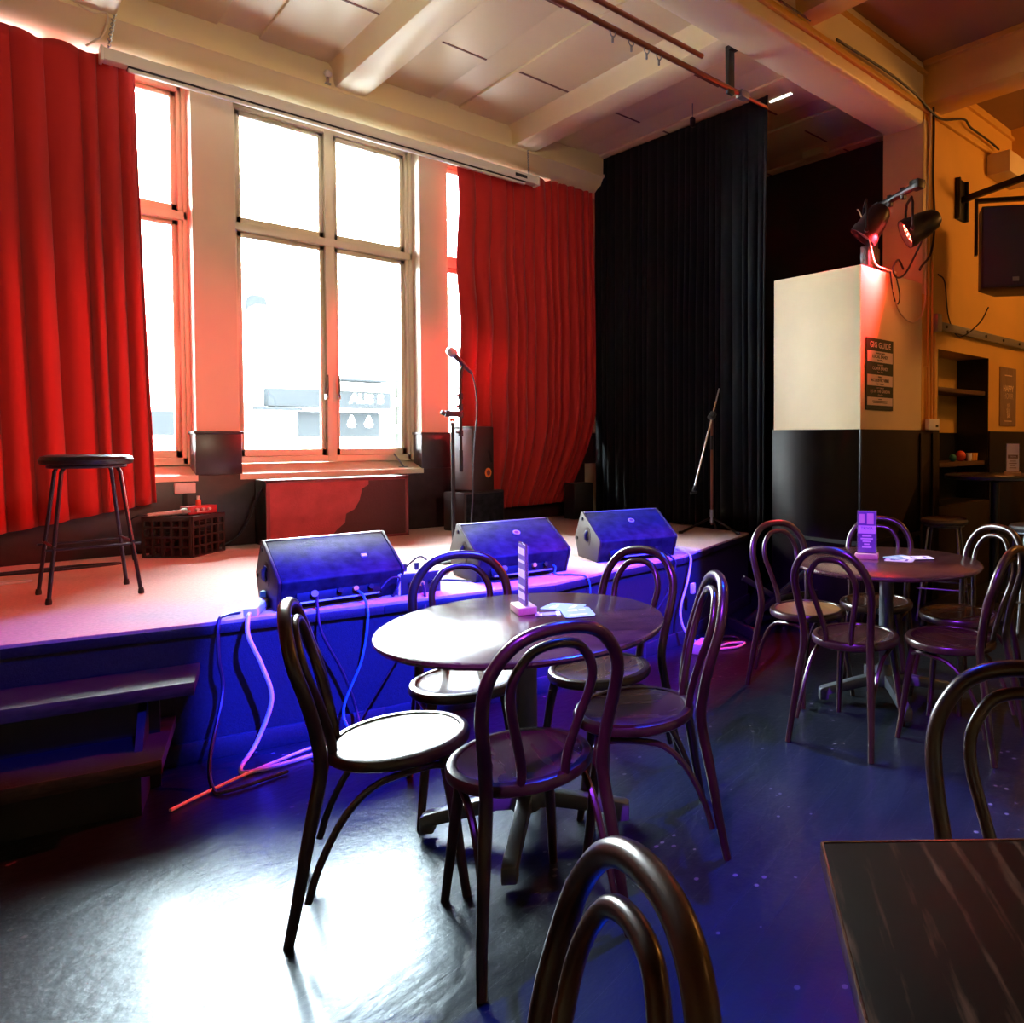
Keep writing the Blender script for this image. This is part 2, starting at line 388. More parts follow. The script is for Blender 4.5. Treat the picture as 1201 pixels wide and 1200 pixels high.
# main beam, cross joists, wall beam
def beam_prof(c, z0, z1, hw, r=.035, flare=.05):
    return [(c-hw-flare, z1), (c-hw-.008, z1-.06), (c-hw, z0+r*1.3), (c-hw+r*.3, z0+r*.4), (c-hw+r, z0), (c+hw-r, z0), (c+hw-r*.3, z0+r*.4), (c+hw, z0+r*1.3), (c+hw+.008, z1-.06), (c+hw+flare, z1)]
struct(MB().prism([(3.02, 4.6), (3.02, 4.03), (3.035, 4.008), (3.06, 4.0), (3.35, 4.0), (3.38, 4.008), (3.39, 4.03), (3.39, 4.6)], 'x', -3, 5.56).build('beam_main', M['ceil']))
for i in range(-2, 3):
    c = 2.215 + 1.52*i
    if c > 5: continue
    struct(MB().prism(beam_prof(c, 4.09, CZ, .12), 'y', 3.39, 6.2).build('beam_joist', M['ceil']))
struct(MB().prism([(6.15, 4.4), (6.15, 4.10), (6.125, 4.095), (6.125, 4.07), (6.15, 4.06), (6.20, 4.00), (6.28, 3.955), (6.38, 3.94), (WY, 3.94), (WY, 4.4)], 'x', -3, 6.2).build('beam_wall', M['ceil']))
for i, (x, hw, yb) in enumerate(((5.74, .15, 3.02), (7.55, .16, 3.02), (3.95, .10, 3.02))):
    struct(MB().prism(beam_prof(x, 4.16, 4.5, hw, .05, .04), 'y', -4.6, yb).build('beam_cross', M['ochre']))
struct(MB().box(-3, 10.6, 2.99, RY, 4.40, 4.425).box(5.52, 5.55, -4.6, 3.0, 4.46, 4.5).build('trim_7', M['ochre']))
# column cheek below the main beam
struct(MB().box(5.55, 5.76, 3.016, 3.40, 2.6, 4.05).build('wall_column', M['cream'], bevel=.012))

# windows
def window(idx, x0, x1, handles=True):
    yf = 6.65
    fr = MB()
    fr.box(x0, x0+.05, 6.62, 6.72, 1.205, ZT); fr.box(x1-.05, x1, 6.62, 6.72, 1.205, ZT)
    fr.box(x0, x1, 6.62, 6.72, ZT-.04, ZT); fr.box(x0, x1, 6.62, 6.72, 1.205, 1.255)
    xm = (x0+x1)/2+.015
    fr.box(xm-.035, xm+.035, 6.615, 6.72, 1.205, ZT); fr.box(x0, x1, 6.60, 6.72, 2.985, 3.045)
    fr.box(x0, x0+.025, 6.60, 6.62, 1.205, ZT); fr.box(x1-.025, x1, 6.60, 6.62, 1.205, ZT)
    W = fr.build('window_%d' % idx, M['frame_paint'], bevel=.004); struct(W)
    for (a, b) in ((x0+.05, xm-.035), (xm+.035, x1-.05)):
        for (c, e) in ((1.255, 2.985), (3.045, ZT-.04)):
            s = MB(); t = .036
            s.box(a, a+t, yf, yf+.04, c, e); s.box(b-t, b, yf, yf+.04, c, e); s.box(a, b, yf, yf+.04, c, c+.055); s.box(a, b, yf, yf+.04, e-t, e)
            S = s.build('sash', M['frame_paint'], W, bevel=.003)
            MB().box(a+t, b-t, yf+.018, yf+.022, c+.055, e-t).build('pane', M['glass'], S)
    if handles:
        for xx in (xm-.045, xm+.045):
            MB().box(xx-.012, xx+.012, 6.585, 6.652, 1.72, 1.76).tube([(xx, 6.59, 1.74), (xx, 6.575, 1.80), (xx, 6.58, 1.92)], .008, 8).build('latch', M['chrome'], W)
    if idx == 2:
        MB().tube([(2.70, 6.60, 1.26), (2.71, 6.55, 1.22), (2.73, 6.48, 1.15)], .007, 8).box(2.69, 2.76, 6.47, 6.50, 1.143, 1.152).build('stay', M['greymetal'], W)
    # reveal lining and sloping sill
    MB().prism([(6.42, 1.13), (6.66, 1.20), (6.8, 1.20), (6.8, 1.09), (6.42, 1.09)], 'x', x0, x1).build('sill', M['frame_paint'] if idx != 2 else M['frame_paint'], W)
for i, (a, b) in enumerate(openings): window(i+1, a, b)

# street outside
g = thing('street_building', 'pale building across the street seen through the window panes', 'building', (3.5, 17, -4))
MB().box(-14, 14, 0, 4, 0, 8.7).build('facade', M['facade'], g)
MB().prism([(.62, 7.68), (.98, 7.68), (.98, 8.10), (.95, 8.2), (.88, 8.25), (.72, 8.25), (.65, 8.2), (.62, 8.10)], 'y', -.04, .01).build('arched_window', M['facade_dark'], g)
MB().box(-2.2, .2, -.05, .01, 5.45, 5.9).build('shop_window', M['facade_dark'], g)
MB().box(1.5, 3.12, -.05, .01, 5.43, 5.95).build('shop_window', M['facade_dark'], g)
MB().box(.9, 3.28, -.3, 0, 6.04, 6.40).build('shop_sign', M['facade_dark'], g)
text('AUS', .26, M['white'], g, 'sign_lettering', mtx=face_mtx((2.66, -.31, 6.24)), bold=.012); text('S', .26, M['white'], g, 'sign_letter', mtx=face_mtx((3.05, -.31, 6.24)), bold=.012)
MB().box(2.0, 3.1, -.6, 0, 6.61, 6.65).build('awning_rail', M['facade_dark'], g); MB().box(.7, 1.5, -.35, 0, 5.96, 6.02).build('awning', M['facade_dark'], g)
for xx in (2.45, 2.80): MB().lathe([(0, 5.62), (.07, 5.64), (.085, 5.70), (.05, 5.80), (.02, 5.88), (0, 5.88)], 16, Matrix.Translation((xx, -.3, 0))).build('globe_lamp', M['facade'], g)
for zz in (5.1, 5.7, 6.3, 6.9): MB().box(3.5, 3.6, -.08, 0, zz, zz+.42).build('side_pane', M['facade_grey'], g)
struct(MB().box(-30, 40, 6.9, 40, -4.1, -4.0).build('ground', M['asphalt']))

# ------------------------------------------------------------------ stage
front = [(-2.98, 4.79), (.137, 3.99), (1.437, 3.655), (2.283, 3.47), (2.75, 3.545), (3.39, 3.62), (3.9, 3.83), (4.59, 4.09)]
poly = front + [(4.59, 6.42), (-2.98, 6.42)]
S = thing('stage', 'low stage with red carpet and black front below the windows', 'stage', (0, 0, 0))
MB().prism(poly, 'z', .575, .6).build('carpet', M['carpet'], S, bevel=.004)
inn = [(x, y+.012) for x, y in front] + [(4.58, 6.41), (-2.97, 6.41)]
MB().prism(inn, 'z', 0.0, .575).build('front_panel', M['stagefront'], S)
kick = MB()
for (a, b) in zip(front[:-1], front[1:]):
    u = (V((*b, 0)) - V((*a, 0))); L_ = u.length; u.normalize(); nrm = V((u.y, -u.x, 0))
    m4 = Matrix(((u.x, nrm.x, 0, a[0]), (u.y, nrm.y, 0, a[1]), (0, 0, 1, 0), (0, 0, 0, 1)))
    kick.box(0, L_, -.005, .012, .0, .09, m4); kick.box(0, L_, -.012, .004, .545, .585, m4)
kick.build('edge_strip', M['stagefront'], S, bevel=.003)
# steps
st = thing('stage_steps', 'dark wooden steps with two treads against the stage front at left', 'steps', (.137, 3.99, 0), math.atan2(-.335, 1.3))
def tread(y0, y1, z, x1):
    t = MB().box(-2.6, x1, -y1, -y0, z-.045, z); o = t.build('tread', M['stagefront'], st, bevel=.004)
    MB().box(-2.6, x1, -y1-.008, -y1, z-.05, z+.002).build('nosing', M['stepwood'], o, bevel=.002)
tread(.0, .30, .43, .62); tread(.0, .52, .22, .535)
MB().box(-2.6, .50, -.20, -.185, .0, .385).box(-2.6, .45, -.42, -.405, 0, .175).build('riser', M['blackpaint'], st)
MB().prism([(-.02, 0), (-.45, 0), (-.45, .16), (-.25, .36), (-.02, .36)], 'x', .44, .465).build('stringer', M['blackpaint'], st)

# ------------------------------------------------------------------ curtains
def sheet(name, fx, nu, nv, mat, label, cat, thick=.006):
    vs = []; fs = []
    for j in range(nv+1):
        for i in range(nu+1): vs.append(fx(i/nu, j/nv))
    for j in range(nv):
        for i in range(nu):
            a = j*(nu+1)+i; fs.append((a, a+1, a+nu+2, a+nu+1))
    m = MB(); m.add(vs, fs, True); o = m.build(name, mat, weld=False)
    for e in o.data.edges: e.use_edge_sharp = False
    md = o.modifiers.new('thickness', 'SOLIDIFY'); md.thickness = thick
    return tag(o, label, cat)
rnd = random.Random(3)
def folds(n, amp, seed, soft=.30):
    # pleats: narrow rounded ridges with irregular spacing, running straight down
    r = random.Random(seed)
    cuts = [0.]
    while cuts[-1] < 1: cuts.append(cuts[-1] + r.uniform(.55, 1.5)/n)
    dep = [r.uniform(.45, 1.) for _ in cuts]; drift = [r.uniform(-.25, .25)/n for _ in cuts]
    def f(u, v):
        for i in range(len(cuts)-1):
            c0 = cuts[i] + drift[i]*v*(i > 0); c1 = cuts[i+1] + drift[i+1]*v
            if u <= c1 or i == len(cuts)-2:
                t = max(0, min(1, (u-c0)/max(1e-6, c1-c0)))
                return -amp*(soft + (1-soft)*min(1, v*2.2))*dep[i]*math.sin(PI*t)**.8
        return 0.
    return f
F1 = folds(13, .13, 11)
def cl(u, v):
    top = 3.86 + .03*abs(math.sin(u*PI*7)) + .03*(1-u)
    bot = .78 if u < .45 else .78 + (u-.45)*.33
    xr = .915 + .065*v**1.3
    return (-.75 + (xr+.75)*u, 6.30 + F1(u, v), top + (bot-top)*v)
sheet('red_curtain', cl, 420, 40, M['redcloth'], 'tall red curtain drawn aside at far left behind the stool', 'curtain')
F2 = folds(13, .12, 23)
def cr_(u, v):
    top = 3.84 + .14*u + .02*abs(math.sin(u*PI*8))
    xl = 3.175 + .015*math.sin(v*17) + .02*v
    xr = 4.63 - (.40*max(0, (v-.70)/.30)**1.6)
    bot = .73 + .03*u
    return (xl + (xr-xl)*u, 6.34 + F2(u, v), top + (bot-top)*v)
sheet('red_curtain', cr_, 420, 50, M['redcloth'], 'tall red curtain beside the black drape, its lower corner swept aside', 'curtain')
F3 = folds(26, .075, 5, .12)
def cb(u, v):
    yy = 6.30 - (6.30-3.93)*u
    top = 4.262 - .05*u
    bot = .61
    x = 4.66 - .01*u + F3(u, v)*.8
    return (x, yy, top + (bot-top)*v)
sheet('black_drape', cb, 460, 30, M['drape'], 'tall black stage drape at the right end of the stage', 'curtain')

# ------------------------------------------------------------------ chairs
def make_chair(label, seatmat, group):
    t = thing('bentwood_chair', label, 'chair', (0,0,0), 0, group)
    prof = [(0, .457), (.08, .456), (.150, .4605), (.176, .4665), (.178, .448), (0, .440)]
    MB().lathe(prof, 44).build('seat', seatmat, t)
    MB().lathe([(.176, .462), (.180, .4705), (.190, .4730), (.202, .468), (.208, .456), (.206, .440), (.198, .434), (.180, .434), (.176, .440), (.176, .462)], 44).build('seat_rim', M['chairwood'], t)
    half = [(-.285, .205, 0), (-.262, .196, .12), (-.232, .180, .30), (-.205, .165, .455), (-.213, .170, .56), (-.236, .184, .67), (-.262, .185, .755)]
    arch = [(-.278, .165, .82), (-.292, .115, .878), (-.300, .045, .903)]
    L_ = half + arch
    pts = L_ + [(x, -y, z) for x, y, z in reversed(L_)]
    sp = smooth_path(pts, 5); n = len(sp)
    rr = [.0135 + .0045*min(1, p.z/.35) for p in sp]
    MB().tube(sp, rr, 12).build('back_frame', M['chairwood'], t)
    li = [(-.178, .062, .440), (-.188, .066, .52), (-.214, .092, .63), (-.240, .112, .715), (-.258, .108, .78), (-.272, .072, .838), (-.278, .028, .858)]
    pts = li + [(x, -y, z) for x, y, z in reversed(li)]
    MB().tube(smooth_path(pts, 5), .0135, 10).build('back_loop', M['chairwood'], t)
    for s_ in (1, -1):
        MB().tube(smooth_path([(.120, .125*s_, .438), (.138, .140*s_, .33), (.160, .158*s_, .15), (.180, .172*s_, 0)], 4), [.0195-.00055*i for i in range(13)], 12).build('leg', M['chairwood'], t)
        br = [(.142, .128*s_, .385), (.10, .150*s_, .412), (.03, .166*s_, .414), (-.06, .170*s_, .395), (-.125, .172*s_, .345), (-.175, .174*s_, .27), (-.215, .178*s_, .18), (-.238, .186*s_, .10)]
        MB().tube(smooth_path(br, 4), .0105, 8).build('brace', M['chairwood'], t)
    return t
G1 = None
chair_dark = make_chair('dark bentwood chair', M['seatwood'], None)
chair_tan = None
used = []
def place_chair(x, y, h, label, z=0):
    global used
    if not used:
        c = chair_dark; c.location = (x, y, z); c.rotation_euler = (0, 0, R(h)); c['label'] = label
    else:
        c = dup(chair_dark, (x, y, z), R(h), label)
    c['group'] = 'dark bentwood chairs'
    used.append(c); return c
place_chair(.958, 2.325, -22, 'dark bentwood chair left of the nearer round table, seat glaring white with daylight')
place_chair(1.137, 1.915, 79, 'dark bentwood chair in front of the nearer round table, its back towards the camera')
place_chair(1.615, 1.975, 147, 'dark bentwood chair at the right of the nearer round table, side on')
place_chair(1.36, 2.68, -113, 'dark bentwood chair behind the nearer round table below the middle floor monitor')
place_chair(1.80, 2.42, -166, 'dark bentwood chair behind the nearer round table below the right floor monitor')
place_chair(2.93, 1.932, 9, 'dark bentwood chair in front of the farther round table, facing it, back to the camera')
place_chair(3.61, 2.24, -152, 'dark bentwood chair behind the farther round table next to its menu stand')
place_chair(3.66, 1.76, 163, 'dark bentwood chair beyond the farther round table in front of the bar stools at right')
place_chair(3.186, 1.575, 94, 'dark bentwood chair at the near right side of the farther round table')
place_chair(.242, .700, 165, 'dark chair back nearest the camera at the bottom edge of the photo')
place_chair(1.31, .43, -144, 'dark chair back standing behind the square grained table at lower right')
tanc = place_chair(3.20, 2.42, -104, 'bentwood chair with a lighter tan seat at the left of the farther round table')
for k in tanc.children:
    if k.name.startswith('seat') and 'rim' not in k.name:
        k.data = k.data.copy(); k.data.materials.clear(); k.data.materials.append(M['tanseat']); k['label'] = 'tan veneer seat'

# ------------------------------------------------------------------ tables
def round_table(x, y, label, rot, name='round_table'):
    t = thing(name, label, 'table', (x, y, 0), rot)
    MB().lathe([(0, .722), (.462, .722), (.484, .727), (.490, .737), (.488, .745), (.480, .750), (0, .750)], 72).build('tabletop', M['tablewood'], t)
    MB().lathe([(.0, .72), (.13, .72), (.13, .708), (.048, .69), (.038, .66), (.038, .20), (.055, .18), (.060, .10), (.05, .08), (0, .08)], 28).build('column', M['galv'], t)
    for k in range(4):
        m4 = Matrix.Rotation(k*PI/2, 4, 'Z')
        MB().prism([(.04, .085), (.04, .150), (.10, .140), (.345, .085), (.362, .075), (.362, .018), (.315, .018), (.315, .045), (.10, .085)], 'y', -.024, .024, m4).build('foot', M['galv'], t, bevel=.005)
    return t
round_table(1.39, 2.30, 'round dark wooden pedestal table nearest the stage edge with blue cards on it', R(-40))
round_table(3.39, 2.04, 'round dark wooden pedestal table at right near the partition wall', R(-42))
# square grained table
T3 = thing('square_table', 'square dark table with pale grain at the lower right corner', 'table', (.935, .152, 0), R(-46))
MB().box(-.375, .375, -.38, .375, .72, .75).build('tabletop', M['graintable'], T3, bevel=.002)
MB().box(-.379, -.375, -.38, .38, .718, .7495).box(.375, .379, -.38, .38, .718, .7495).box(-.375, .375, -.384, -.38, .718, .7495).box(-.375, .375, .38, .384, .718, .7495).build('edge_band', M['tablewood'], T3, bevel=.0015)
MB().lathe([(0, .72), (.12, .72), (.12, .71), (.04, .69), (.04, .12), (.06, .10), (0, .09)], 24).build('column', M['galv'], T3)
for k in range(4):
    MB().prism([(.03, .08), (.03, .14), (.30, .07), (.31, .0), (.27, .0), (.26, .04)], 'y', -.022, .022, Matrix.Rotation(k*PI/2+PI/4, 4, 'Z')).build('foot', M['galv'], T3, bevel=.004)
# tall bar table
T4 = thing('bar_table', 'tall round black bar table in front of the wall niche', 'table', (5.84, 2.50, 0))
MB().lathe([(0, 1.065), (.39, 1.065), (.402, 1.072), (.402, 1.095), (.395, 1.10), (0, 1.10)], 56).build('tabletop', M['vinyl'], T4)
MB().lathe([(0, 1.065), (.10, 1.065), (.035, 1.04), (.035, .05), (.20, .03), (.21, 0), (0, 0)], 28).build('column', M['blackmetal'], T4)

# bar stools (right) and stage stool share a build
def make_stool(name, label, loc, rz, h, r, metal, seat, spread, group=None, ring=.3):
    t = thing(name, label, 'stool', loc, rz, group)
    MB().lathe([(0, h), (r*.80, h), (r*.95, h-.008), (r, h-.025), (r*.97, h-.045), (r*.9, h-.05), (0, h-.05)], 40).build('seat', seat, t)
    rt = r*.80
    fr = MB().tube([(rt*math.cos(2*PI*k/32), rt*math.sin(2*PI*k/32), h-.058) for k in range(32)], .009, 8, closed=True)
    fr.build('seat_frame', metal, t)
    corners = []
    for k in range(4):
        a = PI/4 + k*PI/2; c, s_ = math.cos(a), math.sin(a)
        p = [(rt*.55*c, rt*.55*s_, h-.058), (rt*.92*c, rt*.92*s_, h-.060), (rt*1.06*c, rt*1.06*s_, h-.085), (spread*c, spread*s_, .012)]
        sp = smooth_path(p[:3], 4)+[V(p[3])]
        L_ = MB().tube(sp, .0085, 8).build('leg', metal, t)
        MB().lathe([(0, 0), (.012, 0), (.013, .012), (.010, .03), (0, .03)], 12, Matrix.Translation((spread*c, spread*s_, 0))).build('foot_cap', M['rubber'], L_)
        f = (h-.085-ring*h)/(h-.085-.012); q = rt*1.06+(spread-rt*1.06)*f
        corners.append((q*c, q*s_, ring*h))
    for k in range(4):
        a, b = V(corners[k]), V(corners[(k+1) % 4]); e = (b-a).normalized()*.03
        off = V((0, 0, .012 if k % 2 else 0))
        MB().tube([a-e+off, b+e+off], .0065, 8).build('stretcher', metal, t)
    return t
make_stool('stage_stool', 'tall black padded stool with thin metal legs standing on the stage', (.5, 4.97, .6), R(2), .715, .185, M['stoolmetal'], M['vinyl'], .247, None, .36)
b1 = make_stool('bar_stool', 'grey padded bar stool left of the tall bar table', (5.27, 2.66, 0), R(20), .78, .18, M['greymetal'], M['barvinyl'], .25, 'bar stools', .30)
dup(b1, (5.32, 1.98, 0), R(40), 'grey padded bar stool at right edge, nearer of the two by the tall bar table', 'bar stools')
dup(b1, (6.28, 2.22, 0), R(10), 'dark bar stool at right edge behind the nearer grey one', 'bar stools')

# ------------------------------------------------------------------ menu stands and cards
def menu_stand(x, y, z, rz, label, kind):
    t = thing('menu_stand', label, 'menu holder', (x, y, z), rz, 'table menu stands')
    MB().box(-.062, .062, -.034, .034, 0, .028).build('block', M['blockwood'], t, bevel=.003)
    MB().box(-.052, .052, -.004, .004, .006, .258).build('holder', M['acrylic'], t, bevel=.001)
    c = MB().box(-.046, .046, -.0058, -.0042, .032, .252).build('menu_sheet', M['purpleprint'] if kind != 'plain' else M['paper'], t)
    c2 = MB().box(-.046, .046, .0042, .0058, .032, .252).build('menu_back', M['paper'], t)
    if kind == 'trivia':
        MB().box(-.046, .046, -.0068, -.0056, .135, .178).build('pale_band', M['paper'], c)
        MB().box(-.040, -.012, -.0068, -.0056, .19, .24).box(.0, .036, -.0068, -.0056, .186, .244).build('printed_picture', M['posterpink'], c)
        text('TRIVIA', .022, M['purpleprint'], c, mtx=face_mtx((0, -.0072, .163)))
        for i, wd in enumerate((.05, .066, .046, .03, .05)):
            MB().box(-wd/2, wd/2, -.0068, -.0056, .118-.015*i, .126-.015*i).build('text_line', M['paper'], c)
    elif kind == 'lines':
        for i, (h0, h1) in enumerate(((.05, .075), (.088, .10), (.13, .16), (.185, .195), (.215, .24))):
            MB().box(-.044, .044, -.0068, -.0056, h0, h1).build('text_line', M['paper'], c)
    else:
        MB().box(-.038, .038, -.0068, -.0056, .135, .165).build('printed_box', M['bronze'], c)
        text('TRIVIA', .018, M['paper'], c, mtx=face_mtx((0, -.0074, .15)))
        for i, wd in enumerate((.05, .06, .04, .055)):
            MB().box(-wd/2, wd/2, -.0068, -.0056, .112-.018*i, .117-.018*i).build('text_line', M['bronze'], c)
    return t
menu_stand(1.46, 2.43, .75, R(-106), 'upright clear menu stand with wooden block on the nearer round table', 'lines')
menu_stand(3.37, 2.15, .75, R(-62), 'purple lit menu stand with wooden block on the farther round table', 'trivia')
menu_stand(5.80, 2.34, 1.10, R(-62), 'pale menu stand with wooden block on the tall bar table', 'plain')
def card(x, y, z, rz, mat, label, w=.11, h=.15, notch=True):
    r = .018; pts = []
    for cx, cy, a0 in ((w/2-r, h/2-r, 0), (-w/2+r, h/2-r, 90), (-w/2+r, -h/2+r, 180), (w/2-r, -h/2+r, 270)):
        for k in range(5): a = R(a0+k*22.5); pts.append((cx+r*math.cos(a), cy+r*math.sin(a)))
    t = thing('drink_card', label, 'card', (x, y, z), rz, 'cards lying on the tables')
    o = MB().prism(pts, 'z', 0, .0016).build('card_sheet', mat, t)
    if notch:
        MB().box(-.030, .005, .02, .045, .0016, .0022).box(-.035, .030, -.045, -.03, .0016, .0022).box(.01, .035, .03, .038, .0016, .0022).build('printed_panel', M['card_white'] if mat != M['card_white'] else M['purpleprint'], t)
    return t
card(1.605, 2.385, .7505, R(30), M['card_blue'], 'blue grey card on the nearer round table, farther of two overlapping')
card(1.585, 2.265, .7524, R(-25), M['card_blue'], 'blue grey card on the nearer round table, nearer of two overlapping')
card(1.50, 2.33, .7505, R(60), M['purpleprint'], 'small dark card beside the menu stand on the nearer round table', .05, .09)
card(3.44, 1.99, .7505, R(20), M['card_white'], 'pale card lying on the farther round table, nearest of its fan')
card(3.50, 2.03, .7524, R(75), M['card_blue'], 'blue card in the middle of the fan on the farther round table')
card(3.55, 1.94, .7543, R(50), M['card_white'], 'pale card at the right of the fan on the farther round table')
card(5.66, 2.35, 1.1005, R(30), M['card_white'], 'pale card beside the menu stand on the tall bar table', .10, .14, False)

# ------------------------------------------------------------------ floor monitors
MPROF = [(-.15, 0), (-.205, .135), (-.195, .150), (.085, .300), (.110, .300), (.225, .135), (.225, .115), (.165, 0)]
def make_monitor(label, loc, rz, badge):
    t = thing('floor_monitor', label, 'speaker', loc, rz, 'wedge monitors along the stage edge')
    hl = .265
    MB().prism(MPROF, 'x', -hl, hl).build('cabinet', M['monitor'], t, bevel=.006)
    for s_ in (-1, 1):
        sx = [(y*1.03, z*1.015+.0) for y, z in MPROF]
        e = MB().prism(sx, 'x', s_*hl, s_*(hl+.014)).build('end_cap', M['endcap'], t, bevel=.005)
        x = s_*(hl+.014)
        MB().prism([(.0+.052*math.cos(a), .155+.062*math.sin(a)) for a in [2*PI*k/20 for k in range(20)]], 'x', x, x+s_*.002).build('handle_plate', M['endcap'], e)
        MB().tube([(x+s_*.001, -.006, .125), (x+s_*.012, .005, .14), (x+s_*.012, .005, .17), (x+s_*.001, -.002, .19)], .012, 8).build('handle', M['blackplastic'], e)
        for (yy, zz) in ((.085, .262), (.185, .125)):
            MB().cyl((x-s_*.002, yy, zz), (x+s_*.006, yy, zz), .011, 12).build('screw', M['blackmetal'], e)
    # rear connector recess facing the room
    a = math.atan2(.055, .135)
    m4 = Matrix.Translation((0, -.178, .068)) @ Matrix.Rotation(-a, 4, 'X')
    pl = MB().box(-.20, .17, -.006, .004, -.042, .048, m4).build('connector_panel', M['iopanel'], t, bevel=.002)
    for xx, mm, rr in ((-.13, 'greymetal', .016), (-.02, 'blackmetal', .012), (.05, 'amber', .012), (.12, 'blackmetal', .012)):
        MB().cyl(m4 @ V((xx, -.004, -.004)), m4 @ V((xx, -.030, -.008)), rr, 12).build('connector', M[mm], pl)
    MB().box(-.19, .16, -.016, -.006, -.046, -.038, m4).build('panel_lip', M['greymetal'], pl)
    # grille edge strip on top
    MB().box(-hl, hl, .085, .112, .298, .304).build('top_strip', M['greymetal'], t, bevel=.002)
    # badge on the sloping panel
    n = V((0, -.15, .28)).normalized(); c = V((.02, -.03, .243))
    if badge:
        b = MB().cyl(c-n*.001, c+n*.003, .022, 20).build('badge', M['badge'], t)
        MB().cyl(c+n*.003, c+n*.004, .013, 16).build('badge_mark', M['cab_edge'], b)
    else:
        MB().box(.11, .135, -.004, .003, 0, .02, Matrix.Translation((0, -.10, .205)) @ Matrix.Rotation(R(-62), 4, 'X')).build('label_scrap', M['badge'], t)
    return t
make_monitor('black wedge floor monitor at left behind the white power strip', (1.31, 3.965, .6), R(-3), False)
make_monitor('black wedge floor monitor in the middle, behind the menu stand', (2.265, 3.90, .6), R(-6), True)
make_monitor('black wedge floor monitor at right, nearest the black drape', (3.13, 3.90, .6), R(-14), True)

# ------------------------------------------------------------------ stage gear
# long low cabinet with red grille
rc = thing('speaker_cabinet', 'long low cabinet with red grille cloth below the centre window', 'speaker', (2.09, 6.10, .6))
MB().box(-.50, .50, 0, .30, 0, .49).build('cabinet', M['blackplastic'], rc, bevel=.008)
MB().box(-.485, .485, -.012, 0, .015, .475).build('grille', M['redgrille'], rc)
fr = MB().box(-.51, .51, -.02, .0, .465, .492).box(-.51, .51, -.02, 0, 0, .02).box(-.51, -.485, -.02, 0, 0, .492).box(.485, .51, -.02, 0, 0, .492)
fr.build('grille_frame', M['cab_edge'], rc, bevel=.003)
MB().prism([(-.10, .016), (-.04, .09), (.02, .14), (.03, .21), (.09, .24), (.13, .31), (.15, .40), (.20, .43), (.20, .463), (.484, .463), (.484, .016)], 'y', -.0145, -.0118).build('shadow_patch', M['cab_shadow'], rc)['label'] = 'dark shape of a shadow painted on the grille'  # thin darker sheet that paints the diagonal shadow onto the grille
# PA speaker on subwoofer
sub = thing('subwoofer', 'dark square subwoofer under the upright speaker beside the red curtain', 'speaker', (3.19, 6.04, .6), R(14))
MB().box(-.23, .22, -.09, .17, 0, .335).build('cabinet', M['spkvinyl'], sub, bevel=.012)
MB().box(-.21, .20, -.098, -.088, .02, .315).build('grille', M['monitor'], sub)
pa = thing('loudspeaker', 'upright black loudspeaker with orange badge on top of the subwoofer', 'speaker', (3.11, 6.04, .935), R(24))
MB().prism([(-.10, -.13), (.17, -.13), (.17, .09), (-.02, .13), (-.10, .08)], 'z', 0, .565).build('cabinet', M['spkvinyl'], pa, bevel=.012)
MB().box(-.112, -.098, -.115, .07, .02, .545).build('grille', M['greymetal'], pa, bevel=.002)
MB().cyl((.085, -.129, .16), (.085, -.134, .16), .042, 24).build('badge', M['orange'], pa)
MB().cyl((.085, -.1345, .16), (.085, -.1355, .16), .024, 20).build('badge_centre', M['cab_edge'], pa)
MB().prism([(.08, .36), (.105, .36), (.145, .25), (.12, .25)], 'y', -.134, -.128).build('handle', M['rubber'], pa)
# small dark box by black drape
tag(MB().box(4.17, 4.40, 6.0, 6.18, .6, .955).build('amplifier_box', M['blackplastic'], bevel=.01), 'small black box on the stage floor where red curtain meets black drape', 'box')

# milk crate + things on it
cr = thing('milk_crate', 'dark plastic lattice crate on the stage below the wall socket', 'crate', (1.12, 6.20, .6), R(44))
def crate_side(m4):
    b = MB(); L_, H_ = .32, .275
    for z in (.0, .065, .13, .195): b.box(0, L_, -.006, .006, z, z+.012, m4)
    b.box(0, L_, -.009, .009, H_-.03, H_, m4)
    for k in range(6): x = k*(L_-.014)/5; b.box(x, x+.014, -.006, .006, 0, H_, m4)
    return b
for k in range(4):
    m4 = Matrix.Rotation(k*PI/2, 4, 'Z') @ Matrix.Translation((-.16, -.16, 0))
    crate_side(m4).build('lattice_side', M['cratep'], cr)
MB().box(-.155, .155, -.155, .155, .0, .012).build('crate_base', M['cratep'], cr)
lid = MB()
for k in range(7): lid.box(-.16, .16, -.16+k*.05, -.14+k*.05, .262, .272); lid.box(-.16+k*.05, -.14+k*.05, -.16, .16, .262, .272)
lid.build('lattice_top', M['cratep'], cr)
pd = thing('effects_pedal', 'red effects pedal lying on top of the crate', 'pedal', (1.20, 6.19, .876), R(20))
MB().box(-.095, .095, -.045, .045, 0, .055).build('pedal_body', M['red'], pd, bevel=.004)
for k in range(3): MB().lathe([(0, 0), (.010, 0), (.009, .014), (0, .014)], 12, Matrix.Translation((-.04+.04*k, -.045, .032)) @ Matrix.Rotation(PI/2, 4, 'X')).build('knob', M['card_white'], pd)
MB().box(-.04, .04, -.0465, -.045, .012, .018).build('label_strip', M['card_white'], pd)
bt = thing('small_bottle', 'tiny bottle with white cap standing on the red pedal', 'bottle', (1.20, 6.20, .931))
MB().lathe([(0, 0), (.016, 0), (.016, .035), (.012, .042), (0, .042)], 16).build('bottle_body', M['redtape'], bt)
MB().lathe([(0, .042), (.011, .042), (.011, .066), (0, .066)], 16).build('cap', M['white'], bt)
hm = thing('handheld_microphone', 'handheld microphone lying across the crate beside the pedal', 'microphone', (1.06, 6.13, .893), R(6))
